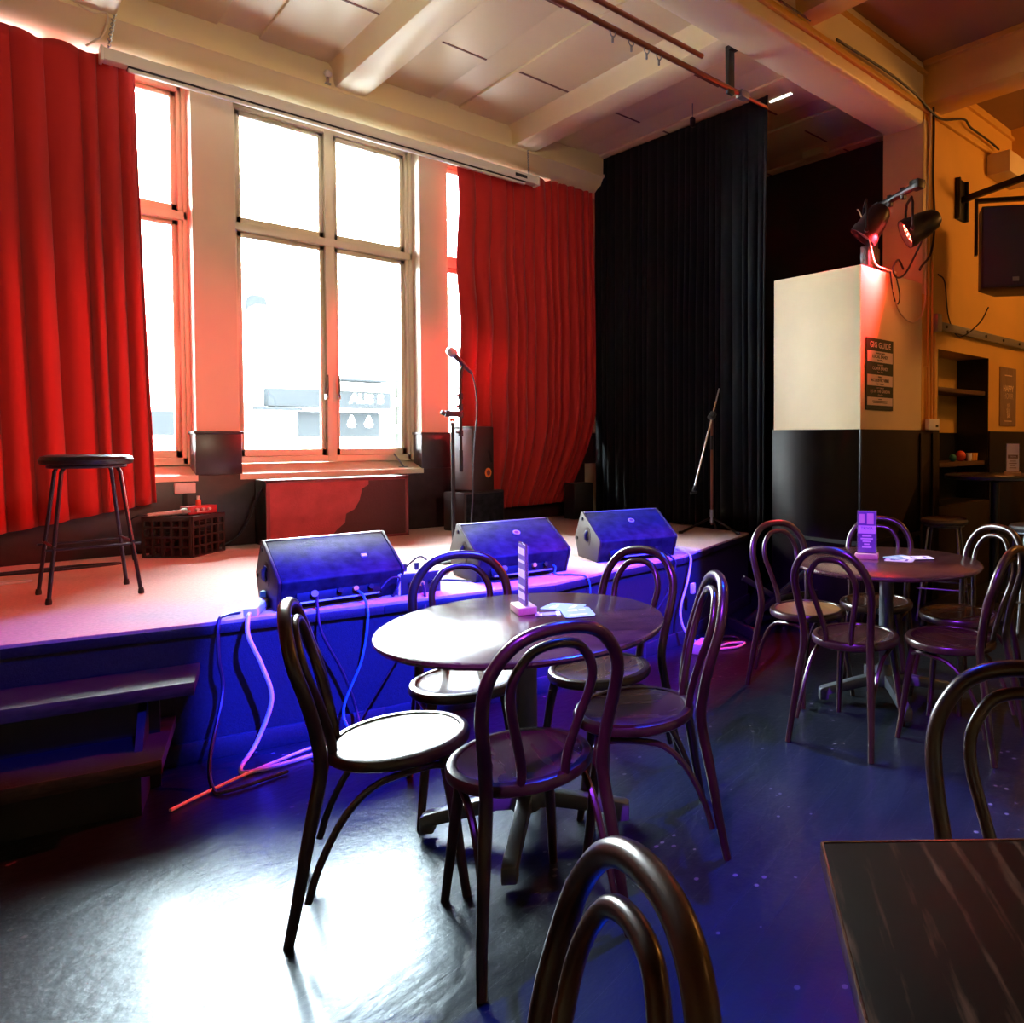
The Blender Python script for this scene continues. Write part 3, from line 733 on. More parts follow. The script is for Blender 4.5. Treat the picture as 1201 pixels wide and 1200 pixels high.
MB().tube([(-.155, 0, 0), (.02, 0, .004), (.03, 0, .005)], [.010, .015, .016], 12).build('mic_body', M['badge'], hm)
MB().tube([(.03, 0, .005), (.04, 0, .006), (.075, 0, .007), (.09, 0, .007)], [.019, .023, .022, .010], 14).build('mic_head', M['micgrille'], hm)
MB().tube(smooth_path([(-.155, 0, 0), (-.20, 0, .0), (-.235, .02, -.03), (-.24, .03, -.12), (-.23, .0, -.288)], 5), .006, 8).build('cable', M['bluecable'], hm)
so = thing('wall_socket', 'white double power socket on the dark wall above the crate', 'socket', (1.165, 6.425, 1.04))
MB().box(-.062, .062, -.022, 0, -.036, .040).build('socket_box', M['white'], so, bevel=.005)
MB().box(-.035, -.012, -.026, -.022, -.01, .012).box(.012, .035, -.026, -.022, -.01, .012).build('switch', M['white'], so)
MB().box(-.012, .012, -.012, 0, -.38, -.036).build('conduit', M['dado'], so)
cb_ = MB().tube(smooth_path([(1.60, 6.20, 1.05), (1.56, 6.25, .95), (1.52, 6.30, .80), (1.44, 6.33, .66), (1.30, 6.36, .607), (1.1, 6.385, .607)], 6), .008, 8)
tag(cb_.build('cable', M['bluecable']), 'black cable curving along the wall from the red cabinet to the crate', 'cable')

# microphone stand with microphone
ms = thing('microphone_stand', 'straight microphone stand at centre stage with red band', 'stand', (2.23, 4.545, .6))
MB().lathe([(0, 0), (.12, 0), (.125, .010), (.11, .022), (.03, .035), (.02, .06), (0, .06)], 32).build('base', M['blackmetal'], ms)
MB().tube([(0, 0, .05), (0, 0, .90)], .0115, 12).build('pole', M['blackmetal'], ms)
MB().tube([(0, 0, .905), (0, 0, .93)], .017, 12).build('red_band', M['redtape'], ms)
MB().box(-.045, .06, -.016, .016, .935, .975).cyl((-.05, 0, .955), (-.075, 0, .965), .014).build('clamp', M['rubber'], ms, bevel=.003)
MB().tube([(.055, 0, .64), (.055, 0, 1.20)], .009, 10).tube([(.055, 0, .58), (.055, 0, .72)], .0125, 10).build('upper_pole', M['blackmetal'], ms)
for z in (.83, .95, 1.0, 1.07): MB().tube([(.055, 0, z-.02), (.055, 0, z+.02)], .016, 10).cyl((.055, 0, z), (.02, -.01, z+.008), .007, 8).build('collar', M['rubber'], ms)
MB().tube([(.055, 0, 1.19), (.06, 0, 1.23), (.08, 0, 1.27)], .013, 10).build('mic_clip', M['rubber'], ms)
mc = thing('microphone', 'silver headed vocal microphone held by the centre stage stand', 'microphone', (2.31, 4.545, 1.875))
dx = V((-.135, 0, .125)).normalized()
def q(t, up=.0): return tuple(dx*t + V((0, 0, up)))
MB().tube([q(-.075), q(-.05), q(.075), q(.085)], [.010, .012, .019, .021], 14).build('mic_body', M['blackplastic'], mc)
MB().tube([q(.085), q(.092), q(.10), q(.115), q(.13), q(.142), q(.148)], [.024, .028, .031, .032, .029, .020, .006], 18).build('mic_head', M['micgrille'], mc)
MB().tube([q(.088), q(.096)], .0335, 18).build('head_ring', M['greymetal'], mc)
tag(MB().tube(smooth_path([(2.366, 4.545, 1.823), (2.385, 4.545, 1.75), (2.40, 4.545, 1.6), (2.375, 4.545, 1.3), (2.36, 4.54, 1.0), (2.34, 4.53, .75), (2.35, 4.50, .62), (2.40, 4.4, .607), (2.3, 4.2, .607)], 7), .0055, 8).build('microphone_cable', M['bluecable']), 'thin cable hanging from the vocal microphone down to the stage', 'cable')

# boom stand
bs = thing('boom_stand', 'empty boom microphone stand with lowered boom against the black drape', 'stand', (4.42, 4.36, .6), 0)
MB().tube([(0, 0, .06), (0, 0, .98)], .011, 10).build('pole', M['copper'], bs)
MB().tube([(0, 0, .70), (0, 0, .82)], .014, 10).build('sleeve', M['blackmetal'], bs)
MB().tube([(0, 0, .08), (0, 0, .19)], [.022, .018], 12).build('hub', M['greymetal'], bs)
for a in (155, 275, 35):
    c, s_ = math.cos(R(a)), math.sin(R(a)); l = .27 if a != 35 else .20
    L_ = MB().tube([(c*.015, s_*.015, .12), (c*l, s_*l, .012)], .010, 8).build('leg', M['blackmetal'] if a != 35 else M['greymetal'], bs)
    MB().tube([(c*(l-.01), s_*(l-.01), .012), (c*(l+.025), s_*(l+.025), .012)], .012, 8).build('foot_cap', M['rubber'], L_)
MB().tube([(-.022, 0, .965), (.022, 0, 1.01)], .028, 12).cyl((0, -.03, .98), (0, .03, .98), .018).build('boom_joint', M['rubber'], bs)
p0 = V((.05, -.0, 1.11)); p1 = V((-.20, .0, .40))
MB().tube([tuple(p0), tuple(p1)], .0085, 10).build('boom', M['chrome'], bs)
MB().tube([tuple(p0+(p0-p1).normalized()*-.01), tuple(p0+(p0-p1).normalized()*.12)], .006, 8).build('boom_end', M['greymetal'], bs)
MB().tube([tuple(p1), tuple(p1+V((-.02, 0, -.04)))], .012, 10).tube([tuple(p1+V((-.05, 0, -.055))), tuple(p1+V((.02, 0, -.05)))], .010, 8).build('mic_clip', M['rubber'], bs)

# stage box
sb = thing('stage_box', 'pale and dark blue connector box on the stage between the left and middle monitors', 'box', (1.665, 3.80, .6), R(-8))
MB().box(-.10, .10, -.06, .06, 0, .105).build('box_body', M['blackplastic'], sb, bevel=.004)
MB().box(-.108, -.098, -.062, .062, 0, .11).box(-.10, .10, -.06, .06, .105, .112).build('box_panel', M['white'], sb, bevel=.002)
for k, (xx, mm) in enumerate(((-.05, 'blackmetal'), (.0, 'amber'), (.05, 'blackmetal'))):
    MB().cyl((xx, -.06, .055), (xx, -.085, .055), .014, 12).build('connector', M[mm], sb)
for k, xx in enumerate((-.06, .0, .06)):
    MB().cyl((xx, .01, .112), (xx, .01, .15), .012, 12).build('plug', M['blackmetal'], sb)
# power strip
ps = thing('power_strip', 'white power strip on the stage edge left of the left monitor', 'power strip', (.985, 3.93, .6), R(62))
MB().box(-.14, .14, -.028, .028, 0, .038).build('strip_body', M['white'], ps, bevel=.006)
for k in range(4):
    MB().box(-.105+.06*k, -.07+.06*k, -.014, .014, .038, .040).build('socket_face', M['paper'], ps)
MB().box(.085, .125, -.018, .018, .038, .07).build('plug', M['teal'], ps, bevel=.004)

def cable(pts, mat, r, label, k=6, name='cable', cat='cable'):
    return tag(MB().tube(smooth_path(pts, k), r, 8).build(name, mat), label, cat)
cable([(.915, 3.80, .615), (.895, 3.74, .612), (.885, 3.70, .54), (.93, 3.68, .40), (.96, 3.665, .25), (.90, 3.66, .08), (.82, 3.58, .012), (.88, 3.52, .011), (1.10, 3.52, .011), (1.3, 3.58, .012)], M['whitecable'], .009, 'thick white cable dropping from the power strip to the floor', 8)
cable([(.90, 3.90, .608), (.84, 3.86, .612), (.80, 3.80, .60), (.79, 3.765, .45), (.80, 3.755, .30), (.72, 3.60, .09), (.70, 3.46, .012), (.74, 3.40, .011), (.95, 3.42, .011)], M['bluecable'], .0075, 'dark cable hanging over the stage edge next to the steps', 8)
cable([(1.18, 3.77, .655), (1.17, 3.735, .62), (1.17, 3.68, .50), (1.25, 3.655, .30), (1.30, 3.63, .10), (1.25, 3.5, .012), (1.05, 3.45, .011)], M['bluecable'], .006, 'thin cable hanging from the left monitor over the stage front, nearest the power strip', 8)
cable([(1.36, 3.765, .655), (1.365, 3.70, .63), (1.36, 3.645, .55), (1.33, 3.645, .35), (1.24, 3.63, .12), (1.30, 3.52, .011), (1.5, 3.46, .011)], M['teal'], .006, 'teal cable hanging from the amber plug of the left monitor', 8)
cable([(1.655, 3.72, .655), (1.64, 3.66, .62), (1.60, 3.60, .52), (1.45, 3.62, .28), (1.30, 3.62, .06), (1.2, 3.5, .011)], M['bluecable'], .006, 'dark cable running from the stage box down the stage front', 8)
cable([(1.45, 3.72, .66), (1.50, 3.73, .70), (1.55, 3.74, .69), (1.52, 3.75, .607), (1.60, 3.95, .607), (1.75, 4.05, .607), (1.9, 3.95, .607), (2.05, 3.72, .607), (2.2, 3.69, .607), (2.33, 3.73, .66)], M['bluecable'], .005, 'dark cable looping across the carpet between the left and middle monitors', 8)
cable([(1.72, 3.81, .758), (1.70, 3.86, .77), (1.66, 3.95, .70), (1.60, 4.02, .607), (1.72, 4.12, .607), (1.92, 4.10, .607), (2.1, 4.3, .607)], M['bluecable'], .005, 'dark cable curling behind the stage box', 8)
cable([(2.42, 3.735, .66), (2.43, 3.69, .64), (2.40, 3.64, .608), (2.46, 3.56, .608), (2.52, 3.49, .58), (2.53, 3.485, .40), (2.55, 3.48, .15), (2.6, 3.42, .011)], M['teal'], .005, 'teal cable from the middle monitor over the stage edge', 8)
cable([(3.42, 3.78, .64), (3.45, 3.70, .62), (3.47, 3.63, .58), (3.40, 3.58, .45), (3.30, 3.55, .25), (3.33, 3.52, .10), (3.42, 3.42, .012), (3.60, 3.36, .011), (3.66, 3.30, .011), (3.55, 3.27, .011), (3.42, 3.33, .012)], M['whitecable'], .008, 'white cable dropping from the right monitor to the floor', 8)
cable([(3.30, 3.72, .63), (3.28, 3.62, .608), (3.29, 3.585, .55), (3.20, 3.57, .38), (3.02, 3.55, .20), (2.95, 3.50, .011), (2.8, 3.3, .011)], M['bluecable'], .006, 'dark cable hanging from the right monitor down the stage front', 8)
cable([(.55, 3.38, .011), (.62, 3.42, .011), (.78, 3.50, .011), (.95, 3.56, .012), (1.12, 3.60, .012), (1.3, 3.52, .02)], M['whitecable'], .007, 'pale cable lying on the floor along the stage base beside the steps', 6)
cable([(-.1, 5.75, .607), (.1, 5.62, .607), (.32, 5.62, .607), (.20, 5.70, .607), (0, 5.72, .607), (-.3, 5.80, .607)], M['whitecable'], .007, 'pale cable loop on the carpet at far left', 8)
cable([(-.2, 6.10, .607), (.2, 6.05, .607), (.55, 6.08, .607), (.75, 6.0, .607), (.45, 5.96, .607), (.1, 6.0, .607)], M['bluecable'], .008, 'dark cable coil on the stage below the left red curtain', 8)
cable([(3.52, 3.52, .012), (3.62, 3.50, .02), (3.72, 3.44, .012), (3.66, 3.36, .012), (3.56, 3.40, .013), (3.50, 3.50, .012)], M['bluecable'], .008, 'dark cable coil on the floor at the stage corner', 8)
pb = thing('junction_box', 'small white power box on the floor at the stage corner', 'power box', (3.36, 3.40, 0), R(25))
MB().box(-.09, .09, -.045, .045, 0, .065).build('box_body', M['white'], pb, bevel=.006)
MB().box(-.06, -.02, -.015, .015, .065, .068).box(.02, .06, -.015, .015, .065, .068).build('socket_face', M['paper'], pb)
ad = thing('cable_adaptor', 'small pale adaptor block hanging on the white cable at the right monitor', 'adaptor', (3.43, 3.565, .38), R(20))
MB().box(-.02, .02, -.012, .012, -.035, .035).build('adaptor_body', M['white'], ad, bevel=.004)
# folded stand near the stage corner
ks = thing('folding_stand', 'black folding stand with crossed legs on the floor beside the stage corner', 'stand', (4.10, 3.40, 0), R(-20))
for s_ in (1, -1):
    MB().box(-.30, .30, -.018, .018, -.02, .02, Matrix.Translation((0, .02*s_, .24)) @ Matrix.Rotation(R(32*s_), 4, 'Y')).build('cross_leg', M['blackmetal'], ks, bevel=.003)
MB().box(-.02, .34, -.02, .02, .215, .265, Matrix.Translation((0, -.04, 0))).build('arm', M['blackmetal'], ks, bevel=.003)
for x in (-.26, .26): MB().box(x-.02, x+.02, -.2, .2, .0, .07).build('foot', M['rubber'], ks, bevel=.003)

# ------------------------------------------------------------------ overhead
ph = thing('projector_screen', 'long pale rolled projector screen housing hung above the windows', 'screen', (2.30, 6.17, 3.83))
MB().box(-1.56, 1.57, -.05, .045, -.032, .045).build('housing', M['housing'], ph, bevel=.008)
MB().box(-1.44, 1.44, -.045, .02, -.040, -.032).build('slot', M['slot'], ph)
MB().box(-1.44, 1.44, -.040, -.005, -.062, -.042).build('bottom_bar', M['housing'], ph, bevel=.004)
MB().box(-1.575, -1.56, -.055, .05, -.04, .05).box(1.57, 1.585, -.055, .05, -.04, .05).build('end_cap', M['housing'], ph, bevel=.003)
MB().box(1.33, 1.45, -.054, -.05, -.008, .020).build('control_plate', M['slot'], ph)
def chain(p0, p1, label, links=16):
    b = MB(); a, c = V(p0), V(p1); d_ = (c-a)/links
    for i in range(links):
        m = a+d_*(i+.5); ax = d_.normalized(); si = V((1, 0, 0)) if i % 2 else V((0, 1, 0)); si = (si-ax*si.dot(ax)).normalized(); h = d_.length*.68
        b.tube([m+ax*h*math.cos(2*PI*k/10)+si*.009*math.sin(2*PI*k/10) for k in range(10)], .0028, 5, closed=True)
    return tag(b.build('hanging_chain', M['greymetal']), label, 'chain')
chain((.80, 6.12, 4.12), (.765, 6.17, 3.87), 'short metal chain holding the left end of the screen housing')
chain((3.76, 6.12, 4.10), (3.80, 6.17, 3.87), 'short metal chain holding the right end of the screen housing')
cable([(.60, 6.12, 4.10), (.68, 6.11, 4.06), (.76, 6.11, 4.08), (.74, 6.12, 3.95), (.70, 6.14, 3.90), (.66, 6.16, 3.86)], M['creamcable'], .006, 'pale cable dangling beside the left chain of the screen housing')
cl_ = thing('ceiling_sensor', 'small white round sensor on a bracket below the wall beam', 'sensor', (2.04, 6.11, 4.12))
MB().lathe([(0, .075), (.018, .072), (.028, .055), (.028, .04), (.018, .025), (0, .022)], 18).build('sensor_head', M['white'], cl_)
MB().box(-.008, .008, -.008, .008, -.02, .03).box(-.02, .02, -.01, .01, -.03, -.018).build('bracket', M['greymetal'], cl_)
# rails
pr = thing('lighting_rail', 'long dark copper rail with hooks below the ceiling, lower of the two', 'rail', (0, 0, 0))
MB().tube([(-2.9, 3.50, 3.81), (3.80, 3.50, 3.81)], .019, 12).build('pipe', M['copper'], pr)
MB().tube([(3.80, 3.50, 3.81), (4.12, 3.50, 3.81)], .013, 10).build('pipe_end', M['copper'], pr)
MB().box(3.70, 3.76, 3.485, 3.515, 3.77, 4.12).box(3.70, 3.76, 3.39, 3.515, 4.06, 4.12).build('hanger', M['blackmetal'], pr, bevel=.002)
for x in (2.72, 2.86, 2.98, 3.08): MB().tube([(x+.02*math.cos(a), 3.50, 3.79+.028*math.sin(a)) for a in [2*PI*k/12 for k in range(12)]], .004, 6, closed=True).tube([(x, 3.50, 3.765), (x, 3.50, 3.73)], .007, 6).build('hook', M['greymetal'], pr)
MB().box(3.82, 3.90, 3.47, 3.53, 3.785, 3.835).build('clamp', M['greymetal'], pr, bevel=.003)
pr2 = MB().tube([(-2.9, 3.46, 3.90), (3.42, 3.46, 3.90)], .017, 12).build('upper_rail', M['copper'])
tag(pr2, 'shorter dark copper rail running just above the hooked one', 'rail')
tl = MB().tube([(4.84, 3.84, 4.27), (4.84, 4.07, 4.27)], .014, 10).build('tube_light', M['tubewhite'])
tag(tl, 'short white tube light above the black drape', 'light')
hk = thing('ceiling_hook', 'small dark hook hanging above the top of the black drape', 'hook', (4.45, 4.62, 4.29))
MB().tube(smooth_path([(0, 0, 0), (0, 0, -.06), (.0, .0, -.12)], 3), .004, 6).build('wire', M['greymetal'], hk)
MB().box(-.018, .018, -.018, .018, -.20, -.12).build('weight', M['blackmetal'], hk, bevel=.004)
eb = thing('emergency_light', 'small cream box on the dark ceiling behind the black drape', 'light', (6.0, 4.45, CZ))
MB().box(-.05, .05, -.13, .13, -.07, 0).build('light_body', M['cream'], eb, bevel=.006)

# stage lamp cluster on the partition
lb = thing('lamp_bracket', 'black lamp bar on a post above the partition corner', 'bracket', (5.05, 3.16, 2.687))
MB().box(-.04, .04, -.04, .04, 0, .02).tube([(0, 0, .02), (0, 0, .56)], .024, 10).build('post', M['blackmetal'], lb)
u0 = V((.04, .12, .52)); u1 = V((-.09, -.42, .60))
MB().tube([tuple(u0), tuple(u1)], .026, 10).build('bar', M['blackmetal'], lb)
MB().box(-.04, .04, -.045, .045, -.032, .032, Matrix.Translation(tuple(u1)) @ Matrix.Rotation(R(-14), 4, 'Z')).build('bar_end', M['blackmetal'], lb, bevel=.004)
for t in (.25, .5, .75):
    c = u0.lerp(u1, t); MB().box(-.02, .02, -.018, .018, -.05, .036, Matrix.Translation(tuple(c))).build('clamp', M['blackmetal'], lb, bevel=.004)
MB().box(-.12, .05, -.02, .06, .0, .22).build('dimmer_box', M['blackplastic'], lb, bevel=.008)
def par(label, loc, direction, lit):
    t = thing('stage_lamp', label, 'lamp', loc)
    d_ = V(direction).normalized(); rot = d_.to_track_quat('Z', 'Y').to_matrix().to_4x4()
    MB().lathe([(0, -.26), (.045, -.255), (.075, -.22), (.098, -.12), (.104, -.03), (.112, -.02), (.112, .035), (.104, .035), (.100, -.01), (0, -.012)], 32, rot).build('lamp_body', M['blackmetal'], t)
    if lit:
        led = MB().lathe([(0, -.004), (.098, -.004), (.098, -.008), (0, -.008)], 28, rot).build('lens', M['redled'], t)
        dots = MB()
        for k in range(18):
            rr, a = (.035, k*PI/3) if k < 6 else (.074, k*PI/6)
            m4 = rot @ Matrix.Translation((rr*math.cos(a), rr*math.sin(a), -.002))
            dots.lathe([(0, .004), (.009, .003), (.011, 0), (0, 0)], 8, m4)
        dots.build('led_dots', M['redled_hot'], led)
    else:
        MB().lathe([(0, -.004), (.098, -.004), (.098, -.008), (0, -.008)], 28, rot).build('lens', M['slot'], t)
    side = d_.cross(V((0, 0, 1))).normalized()
    y = []
    for s_ in (-1, 1): y.append(side*s_*.125)
    top = V((0, 0, .24))
    yk = MB().tube([tuple(y[0]), tuple(y[0]+top*.8), tuple(y[0]*.7+top), tuple(y[1]*.7+top), tuple(y[1]+top*.8), tuple(y[1])], .010, 8)
    yk.build('yoke', M['blackmetal'], t)
    for s_ in y: MB().cyl(tuple(s_*.85), tuple(s_*1.12), .016, 10).build('knob', M['blackplastic'], t)
    return t
LAMP = V((5.02, 2.84, 2.965)); AIM = V((2.3, 5.3, .0))
par('black stage lamp glowing red on the bar above the partition', LAMP, (-.58, .66, -.48), True)
par('unlit black stage lamp beside the glowing red one', V((4.86, 3.13, 2.97)) + V((.0, .0, 0)), (-.35, .45, -.80), False)
cable([(4.98, 3.28, 3.22), (4.86, 3.18, 3.15), (4.83, 3.08, 2.95), (4.87, 3.05, 2.75), (4.92, 3.0, 2.70), (5.10, 3.0, 2.70)], M['creamcable'], .006, 'cream cable looping left of the lamp bracket post')
cable([(5.28, 2.85, 3.0), (5.34, 2.95, 2.9), (5.25, 3.0, 2.72), (5.10, 2.99, 2.66), (5.04, 2.99, 2.72), (5.12, 2.99, 2.80), (5.20, 2.99, 2.74)], M['bluecable'], .008, 'black lamp lead looping below the stage lamps')
cable([(5.0, 2.99, 2.69), (5.04, 3.0, 2.60), (5.09, 3.0, 2.48), (5.14, 3.0, 2.46), (5.16, 3.0, 2.54), (5.10, 3.0, 2.68)], M['bluecable'], .006, 'black lead hanging in a narrow loop on the partition wall')
cable([(5.04, 3.0, 2.69), (5.06, 3.0, 2.55), (5.16, 3.0, 2.40), (5.35, 3.0, 2.34), (5.50, 3.0, 2.40), (5.55, 2.99, 2.52), (5.56, 2.99, 2.60), (5.57, 2.99, 3.2), (5.60, 2.97, 4.10)], M['creamcable'], .007, 'cream cable sagging across the partition and up the column')
cable([(5.54, 2.99, 2.0), (5.66, 3.005, 2.0)], M['ochre'], .004, 'tiny painted pipe clip beside the conduits', name='pipe_clip', cat='clip')
for i, (x, zt, rr) in enumerate(((5.63, 4.1, .011), (5.695, 4.1, .012), (5.745, 2.40, .013))):
    cable([(x, 3.0, 1.53 if i < 2 else 1.47), (x, 3.0, 2.5 if i < 2 else 2.0), (x, 3.0, zt)], M['ochre'], rr, ['ochre painted wall conduit nearest the poster', 'ochre painted wall conduit running up beside the column cables', 'ochre painted wall conduit at the niche edge'][i], 2, 'wall_conduit', 'conduit')
sw = thing('switch_box', 'white square switch box on the wall below the conduits', 'switch', (5.67, 3.0, 1.51))
MB().box(-.09, .09, -.045, 0, -.045, .05).build('box_body', M['white'], sw, bevel=.006)
MB().box(.02, .06, -.048, -.045, -.02, .0).build('switch', M['blackplastic'], sw)
cable([(4.25, 2.975, 4.16), (4.91, 2.975, 4.18), (5.36, 2.975, 4.16), (5.58, 2.965, 4.10), (5.80, 2.965, 4.10), (6.20, 2.97, 4.23), (6.34, 2.97, 4.20), (6.74, 2.97, 4.195), (6.95, 2.97, 4.18)], M['bluecable'], .010, 'thick black cable bundle running along the beam and wall top')
cable([(5.63, 2.965, 4.15), (5.66, 2.975, 4.0), (5.67, 2.985, 3.6), (5.70, 2.985, 3.2), (5.64, 2.985, 2.95), (5.45, 2.97, 2.80), (5.3, 2.9, 2.74)], M['bluecable'], .010, 'black cable dropping down the column to the lamps')
cable([(3.3, 2.98, 4.16), (3.55, 2.975, 4.155), (3.95, 2.975, 4.165)], M['bluecable'], .008, 'thin black cable along the picture rail of the main beam near the top edge')
cable([(5.80, 3.0, 2.80), (5.92, 3.0, 2.75), (6.0, 3.0, 2.35+.1), (6.15, 2.97, 2.30), (6.28, 2.85, 2.42), (6.25, 2.75, 2.55)], M['bluecable'], .006, 'dark cable sagging on the wall to the hanging loudspeaker')
# wall loudspeaker and its bracket
wb = thing('speaker_bracket', 'black wall bracket arm carrying the loudspeaker at right', 'bracket', (6.23, 3.02, 3.52))
MB().box(-.09, .09, -.02, 0, -.17, .19).box(-.09, -.07, -.05, 0, -.17, .19).box(.07, .09, -.05, 0, -.17, .19).build('wall_plate', M['blackmetal'], wb, bevel=.003)
MB().box(-.022, .022, -.75, -.02, -.02, .03, Matrix.Rotation(R(-8), 4, 'X') @ Matrix.Rotation(R(2), 4, 'Z')).build('arm', M['blackmetal'], wb, bevel=.003)
wsp = thing('wall_loudspeaker', 'large black loudspeaker hung from the wall bracket at the right edge', 'speaker', (6.06, 2.48, 2.95), R(-58))
MB().prism([(-.26, -.20), (.30, -.20), (.30, -.02), (.16, .22), (-.10, .22), (-.26, -.02)], 'z', -.33, .33).build('cabinet', M['blackplastic'], wsp, bevel=.01)
MB().box(-.245, .285, -.212, -.20, -.315, .315).build('grille', M['slot'], wsp, bevel=.003)
MB().box(-.02, .03, -.216, -.211, -.285, -.25).build('badge', M['greymetal'], wsp)
MB().box(-.29, -.265, -.03, .03, -.02, .44).box(.305, .33, -.03, .03, -.02, .44).box(-.29, .33, -.03, .03, .42, .45).build('yoke', M['blackmetal'], wsp, bevel=.003)
wx = thing('wall_box', 'cream rectangular box on the wall above the hanging loudspeaker', 'box', (7.05, 2.90, 3.98))
MB().box(-.27, .27, -.11, .115, -.09, .11).build('box_body', M['cream'], wx, bevel=.008)
tr = thing('sliding_track', 'steel sliding door track on the wall above the niche', 'rail', (5.75, 3.0, 2.36))
MB().box(-.02, 2.4, -.03, -.005, -.035, .035).build('track_bar', M['greymetal'], tr, bevel=.003)
MB().box(-.05, .03, -.05, .02, -.06, .09).build('end_bracket', M['greymetal'], tr, bevel=.003)
for k in range(6): MB().cyl((.15+.4*k, -.03, 0), (.15+.4*k, -.038, 0), .014, 10).build('bolt', M['blackmetal'], tr)
# shelves and small objects in the niche
for z, lab in ((1.83, 'brown wooden shelf in the upper part of the wall niche'), (1.16, 'brown wooden shelf low in the wall niche holding small objects')):
    tag(MB().box(5.852, 6.871, 3.05, 3.334, z-.02, z+.02).build('niche_shelf', M['shelf'], bevel=.002), lab, 'shelf')
for i, (x, r_, m_, lab) in enumerate(((6.34, .035, 'teal', 'small dark green ball on the low niche shelf'), (6.50, .05, 'redtape', 'small red ball on the low niche shelf'))):
    tag(MB().lathe([(0, 0)] + [(r_*math.sin(a), r_-r_*math.cos(a)) for a in [PI*k/10 for k in range(1, 10)]] + [(0, 2*r_)], 18, Matrix.Translation((x, 3.12, 1.18))).build('small_ball', M[m_]), lab, 'ball')
for i, x in enumerate((6.68, 6.75, 6.81)):
    c = thing('glass_tumbler', ['pale tumbler on the low niche shelf, nearest the red ball', 'pale tumbler in the middle of three on the low niche shelf', 'pale tumbler at the right end of the low niche shelf'][i], 'cup', (x, 3.12, 1.18), 0, 'tumblers in the niche')
    MB().lathe([(0, 0), (.022, 0), (.027, .075), (.024, .075), (.020, .006), (0, .006)], 16).build('cup_body', M['amber'] if i else M['white'], c)

# posters
gp = thing('gig_poster', 'tall black and pink GIG GUIDE poster on the partition wall', 'poster', (4.895, 2.999, 1.885))
GY = 3.02-2.999
PW, PH = .385, .545
MB().box(-PW/2, PW/2, .012, .0205, -PH/2, PH/2).build('poster_sheet', M['darkprint'], gp)
def gtext(s_, size, z, mat, bold=0.0, sx=1): text(s_, size, mat, gp, 'lettering', mtx=face_mtx((0, .0095, z)), ext=.0005, bold=bold, sx=sx)
bands = [(.178, .095), (.002, .082+.083), ]
for (zc, hh) in ((.135, .084), (-.045, .084), (-.205, .062)):
    MB().box(-PW/2+.012, PW/2-.012, .0105, .0125, zc-hh/2, zc+hh/2).build('pale_panel', M['posterpink'], gp)
gtext('GIG GUIDE', .062, .222, M['posterpink'], .0010, .98)
for z, a, b, c, m_ in ((.135, 'THURSDAY NIGHT', 'LOCAL BANDS', '7pm till late', 'darkprint'), (.045, 'SATURDAY', 'COVER BANDS', '8pm - 11pm', 'posterpink'), (-.045, 'SUNDAY', 'ACOUSTIC VIBES', '3pm onwards', 'darkprint'), (-.13, 'FIRST SUNDAY', 'DJS IN THE GARDEN', '10pm late', 'posterpink')):
    gtext(a, .016, z+.026, M[m_]); gtext(b, .034 if len(b) < 15 else .031, z+.0, M[m_], .0004); gtext(c, .018, z-.026, M[m_])
for k, wd in enumerate((.05, .22, .20)): MB().box(-wd/2, wd/2, .0095, .0106, -.192-.013*k, -.187-.013*k).build('text_line', M['darkprint'], gp)
hp = thing('happy_hour_poster', 'bronze HAPPY HOUR poster on the ochre wall right of the niche', 'poster', (7.33, 3.0, 1.815))
MB().box(-.20, .20, .010, .0205, -.295, .295).build('poster_sheet', M['bronze'], hp)
def htext(s_, size, z, bold=0., x=0): text(s_, size, M['tan_ink'], hp, 'lettering', mtx=face_mtx((x, .0085, z)), ext=.0005, bold=bold)
htext('HAPPY', .085, .08, .002); htext('HOUR', .085, .005, -.001)
for k in range(3): htext(['$5', '$10', '$8'][k], .06, -.09-.05*k, 0, .0)
for z in (.215, -.245): MB().box(-.09, .09, .0085, .0105, z-.005, z+.005).build('text_line', M['tan_ink'], hp)

# ------------------------------------------------------------------ camera
cam = bpy.data.cameras.new('camera'); co = bpy.data.objects.new('camera', cam); COL.objects.link(co)
co.location = (0, 0, 1.40)
co.rotation_euler = (R(90-1.49), 0, R(-47.4))
FPX = 858.
cam.sensor_fit = 'HORIZONTAL'; cam.sensor_width = 36; cam.lens = FPX/1201*36
cam.shift_x = -(865-600.5)/1201; cam.shift_y = (536-600)/1201
cam.clip_start = .02
SC.camera = co

# ------------------------------------------------------------------ lights
wd = bpy.data.worlds.new('sky'); SC.world = wd; wd.use_nodes = True
bg = wd.node_tree.nodes['Background']; bg.inputs[0].default_value = (.84, .97, 1.0, 1); bg.inputs[1].default_value = 110.0
def light(name, kind, loc, energy, color, target=None, **kw):
    l = bpy.data.lights.new(name, kind); l.energy = energy; l.color = color
    for k, v in kw.items(): setattr(l, k, v)
    o = bpy.data.objects.new(name, l); COL.objects.link(o); o.location = loc
    if target is not None: o.rotation_euler = (V(target)-V(loc)).to_track_quat('-Z', 'Y').to_euler()
    return o
for a, b in openings:
    l = light('window_portal', 'AREA', ((a+b)/2, 6.9, 2.55), 1, (1, 1, 1), ((a+b)/2, 0, 2.55), shape='RECTANGLE', size=1.38, size_y=2.8)
    l.data.cycles.is_portal = True
light('sun', 'SUN', (0, -20, 30), 14.0, (1, .97, .92), (4, 17, 0), angle=R(1))
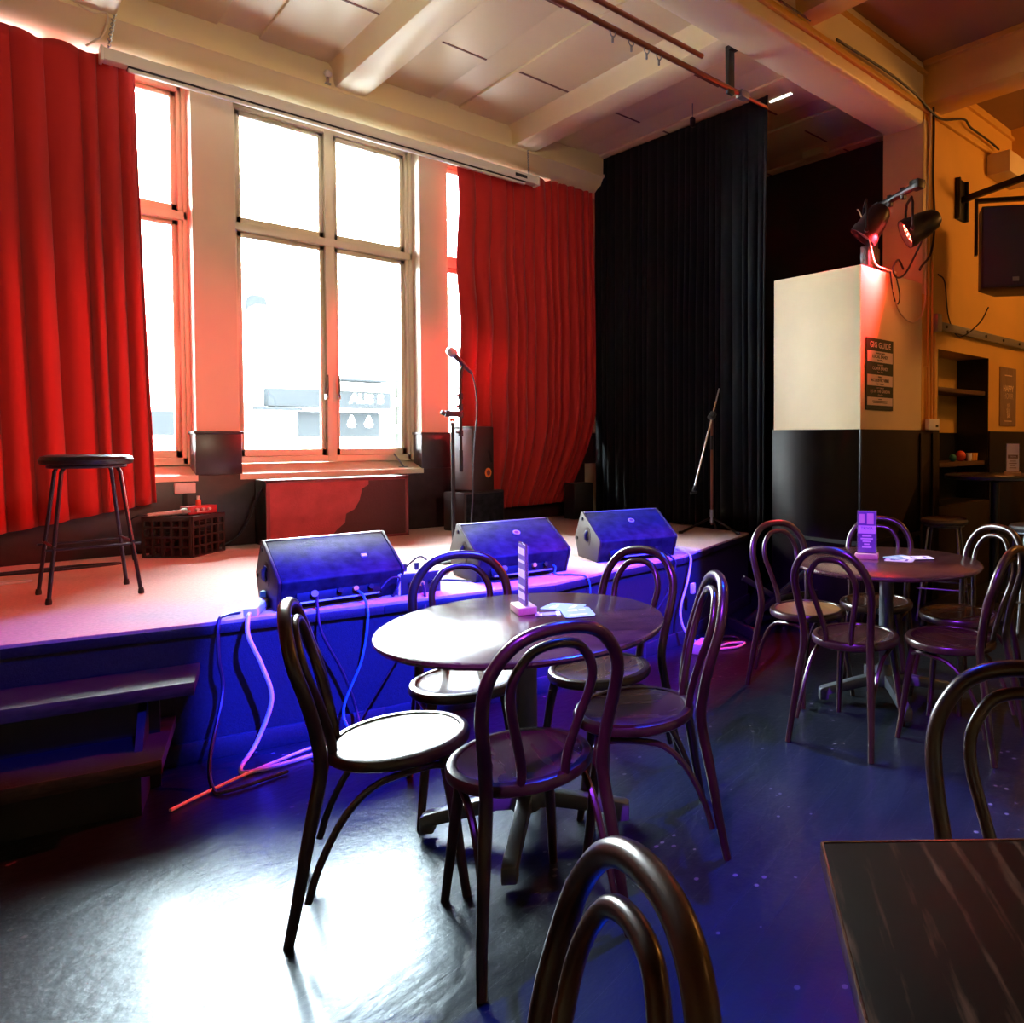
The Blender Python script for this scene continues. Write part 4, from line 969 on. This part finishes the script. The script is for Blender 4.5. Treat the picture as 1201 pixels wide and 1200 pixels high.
# red stage lamp
light('red_stage_light', 'SPOT', LAMP+V((-.09, .10, -.08)), 960, (1, .020, .032), AIM, spot_size=R(80), spot_blend=.4, shadow_soft_size=.09)
light('red_stage_spill', 'POINT', LAMP+V((-.20, -.02, -.10)), 6, (1, .015, .012), shadow_soft_size=.08)
# blue / violet stage lamps on the ceiling behind the camera
for tx, en in ((.45, 700), (1.30, 13000), (2.25, 13000), (3.12, 10000)):
    light('blue_stage_light', 'SPOT', (tx*.8+.4, .8, 4.0), en, (.012, .02, 1), (tx, 3.70 if tx > 1 else 3.9, .52), spot_size=R(14.5), spot_blend=.45, shadow_soft_size=.04)
light('blue_floor_light', 'SPOT', (2.6, 2.2, 4.0), 1100, (.002, .05, 1), (1.65, 1.45, 0), spot_size=R(33), spot_blend=.22, shadow_soft_size=.05)
light('violet_stage_light', 'SPOT', (-.4, .5, 3.4), 1100, (.30, .04, 1), (2.3, 2.15, .5), spot_size=R(36), spot_blend=.4, shadow_soft_size=.05)
# warm house lamps, then an added fill
light('warm_house_light', 'POINT', (7.3, .6, 3.7), 95, (1, .42, .09), shadow_soft_size=.25)
light('warm_house_light', 'POINT', (4.0, -2.2, 3.6), 18, (1, .46, .12), shadow_soft_size=.25)
light('warm_fill_light', 'SPOT', (1.2, -1.6, 3.0), 330, (1, .80, .55), (1.6, 6.4, 2.9), spot_size=R(50), spot_blend=.7, shadow_soft_size=.2)  # added unseen fill to brighten the window wall and frames, no real fixture

# ------------------------------------------------------------------ colour management
vs_ = SC.view_settings
SC.display_settings.display_device = 'sRGB'
vs_.view_transform = 'Standard'; vs_.look = 'None'; vs_.exposure = 0.45; vs_.gamma = 1.0; vs_.use_curve_mapping = False
SC.cycles.use_denoising = True
SC.cycles.max_bounces = 8; SC.cycles.diffuse_bounces = 4; SC.cycles.glossy_bounces = 4; SC.cycles.transparent_max_bounces = 12
SC.cycles.caustics_reflective = False; SC.cycles.caustics_refractive = False
SC.cycles.sample_clamp_indirect = 6
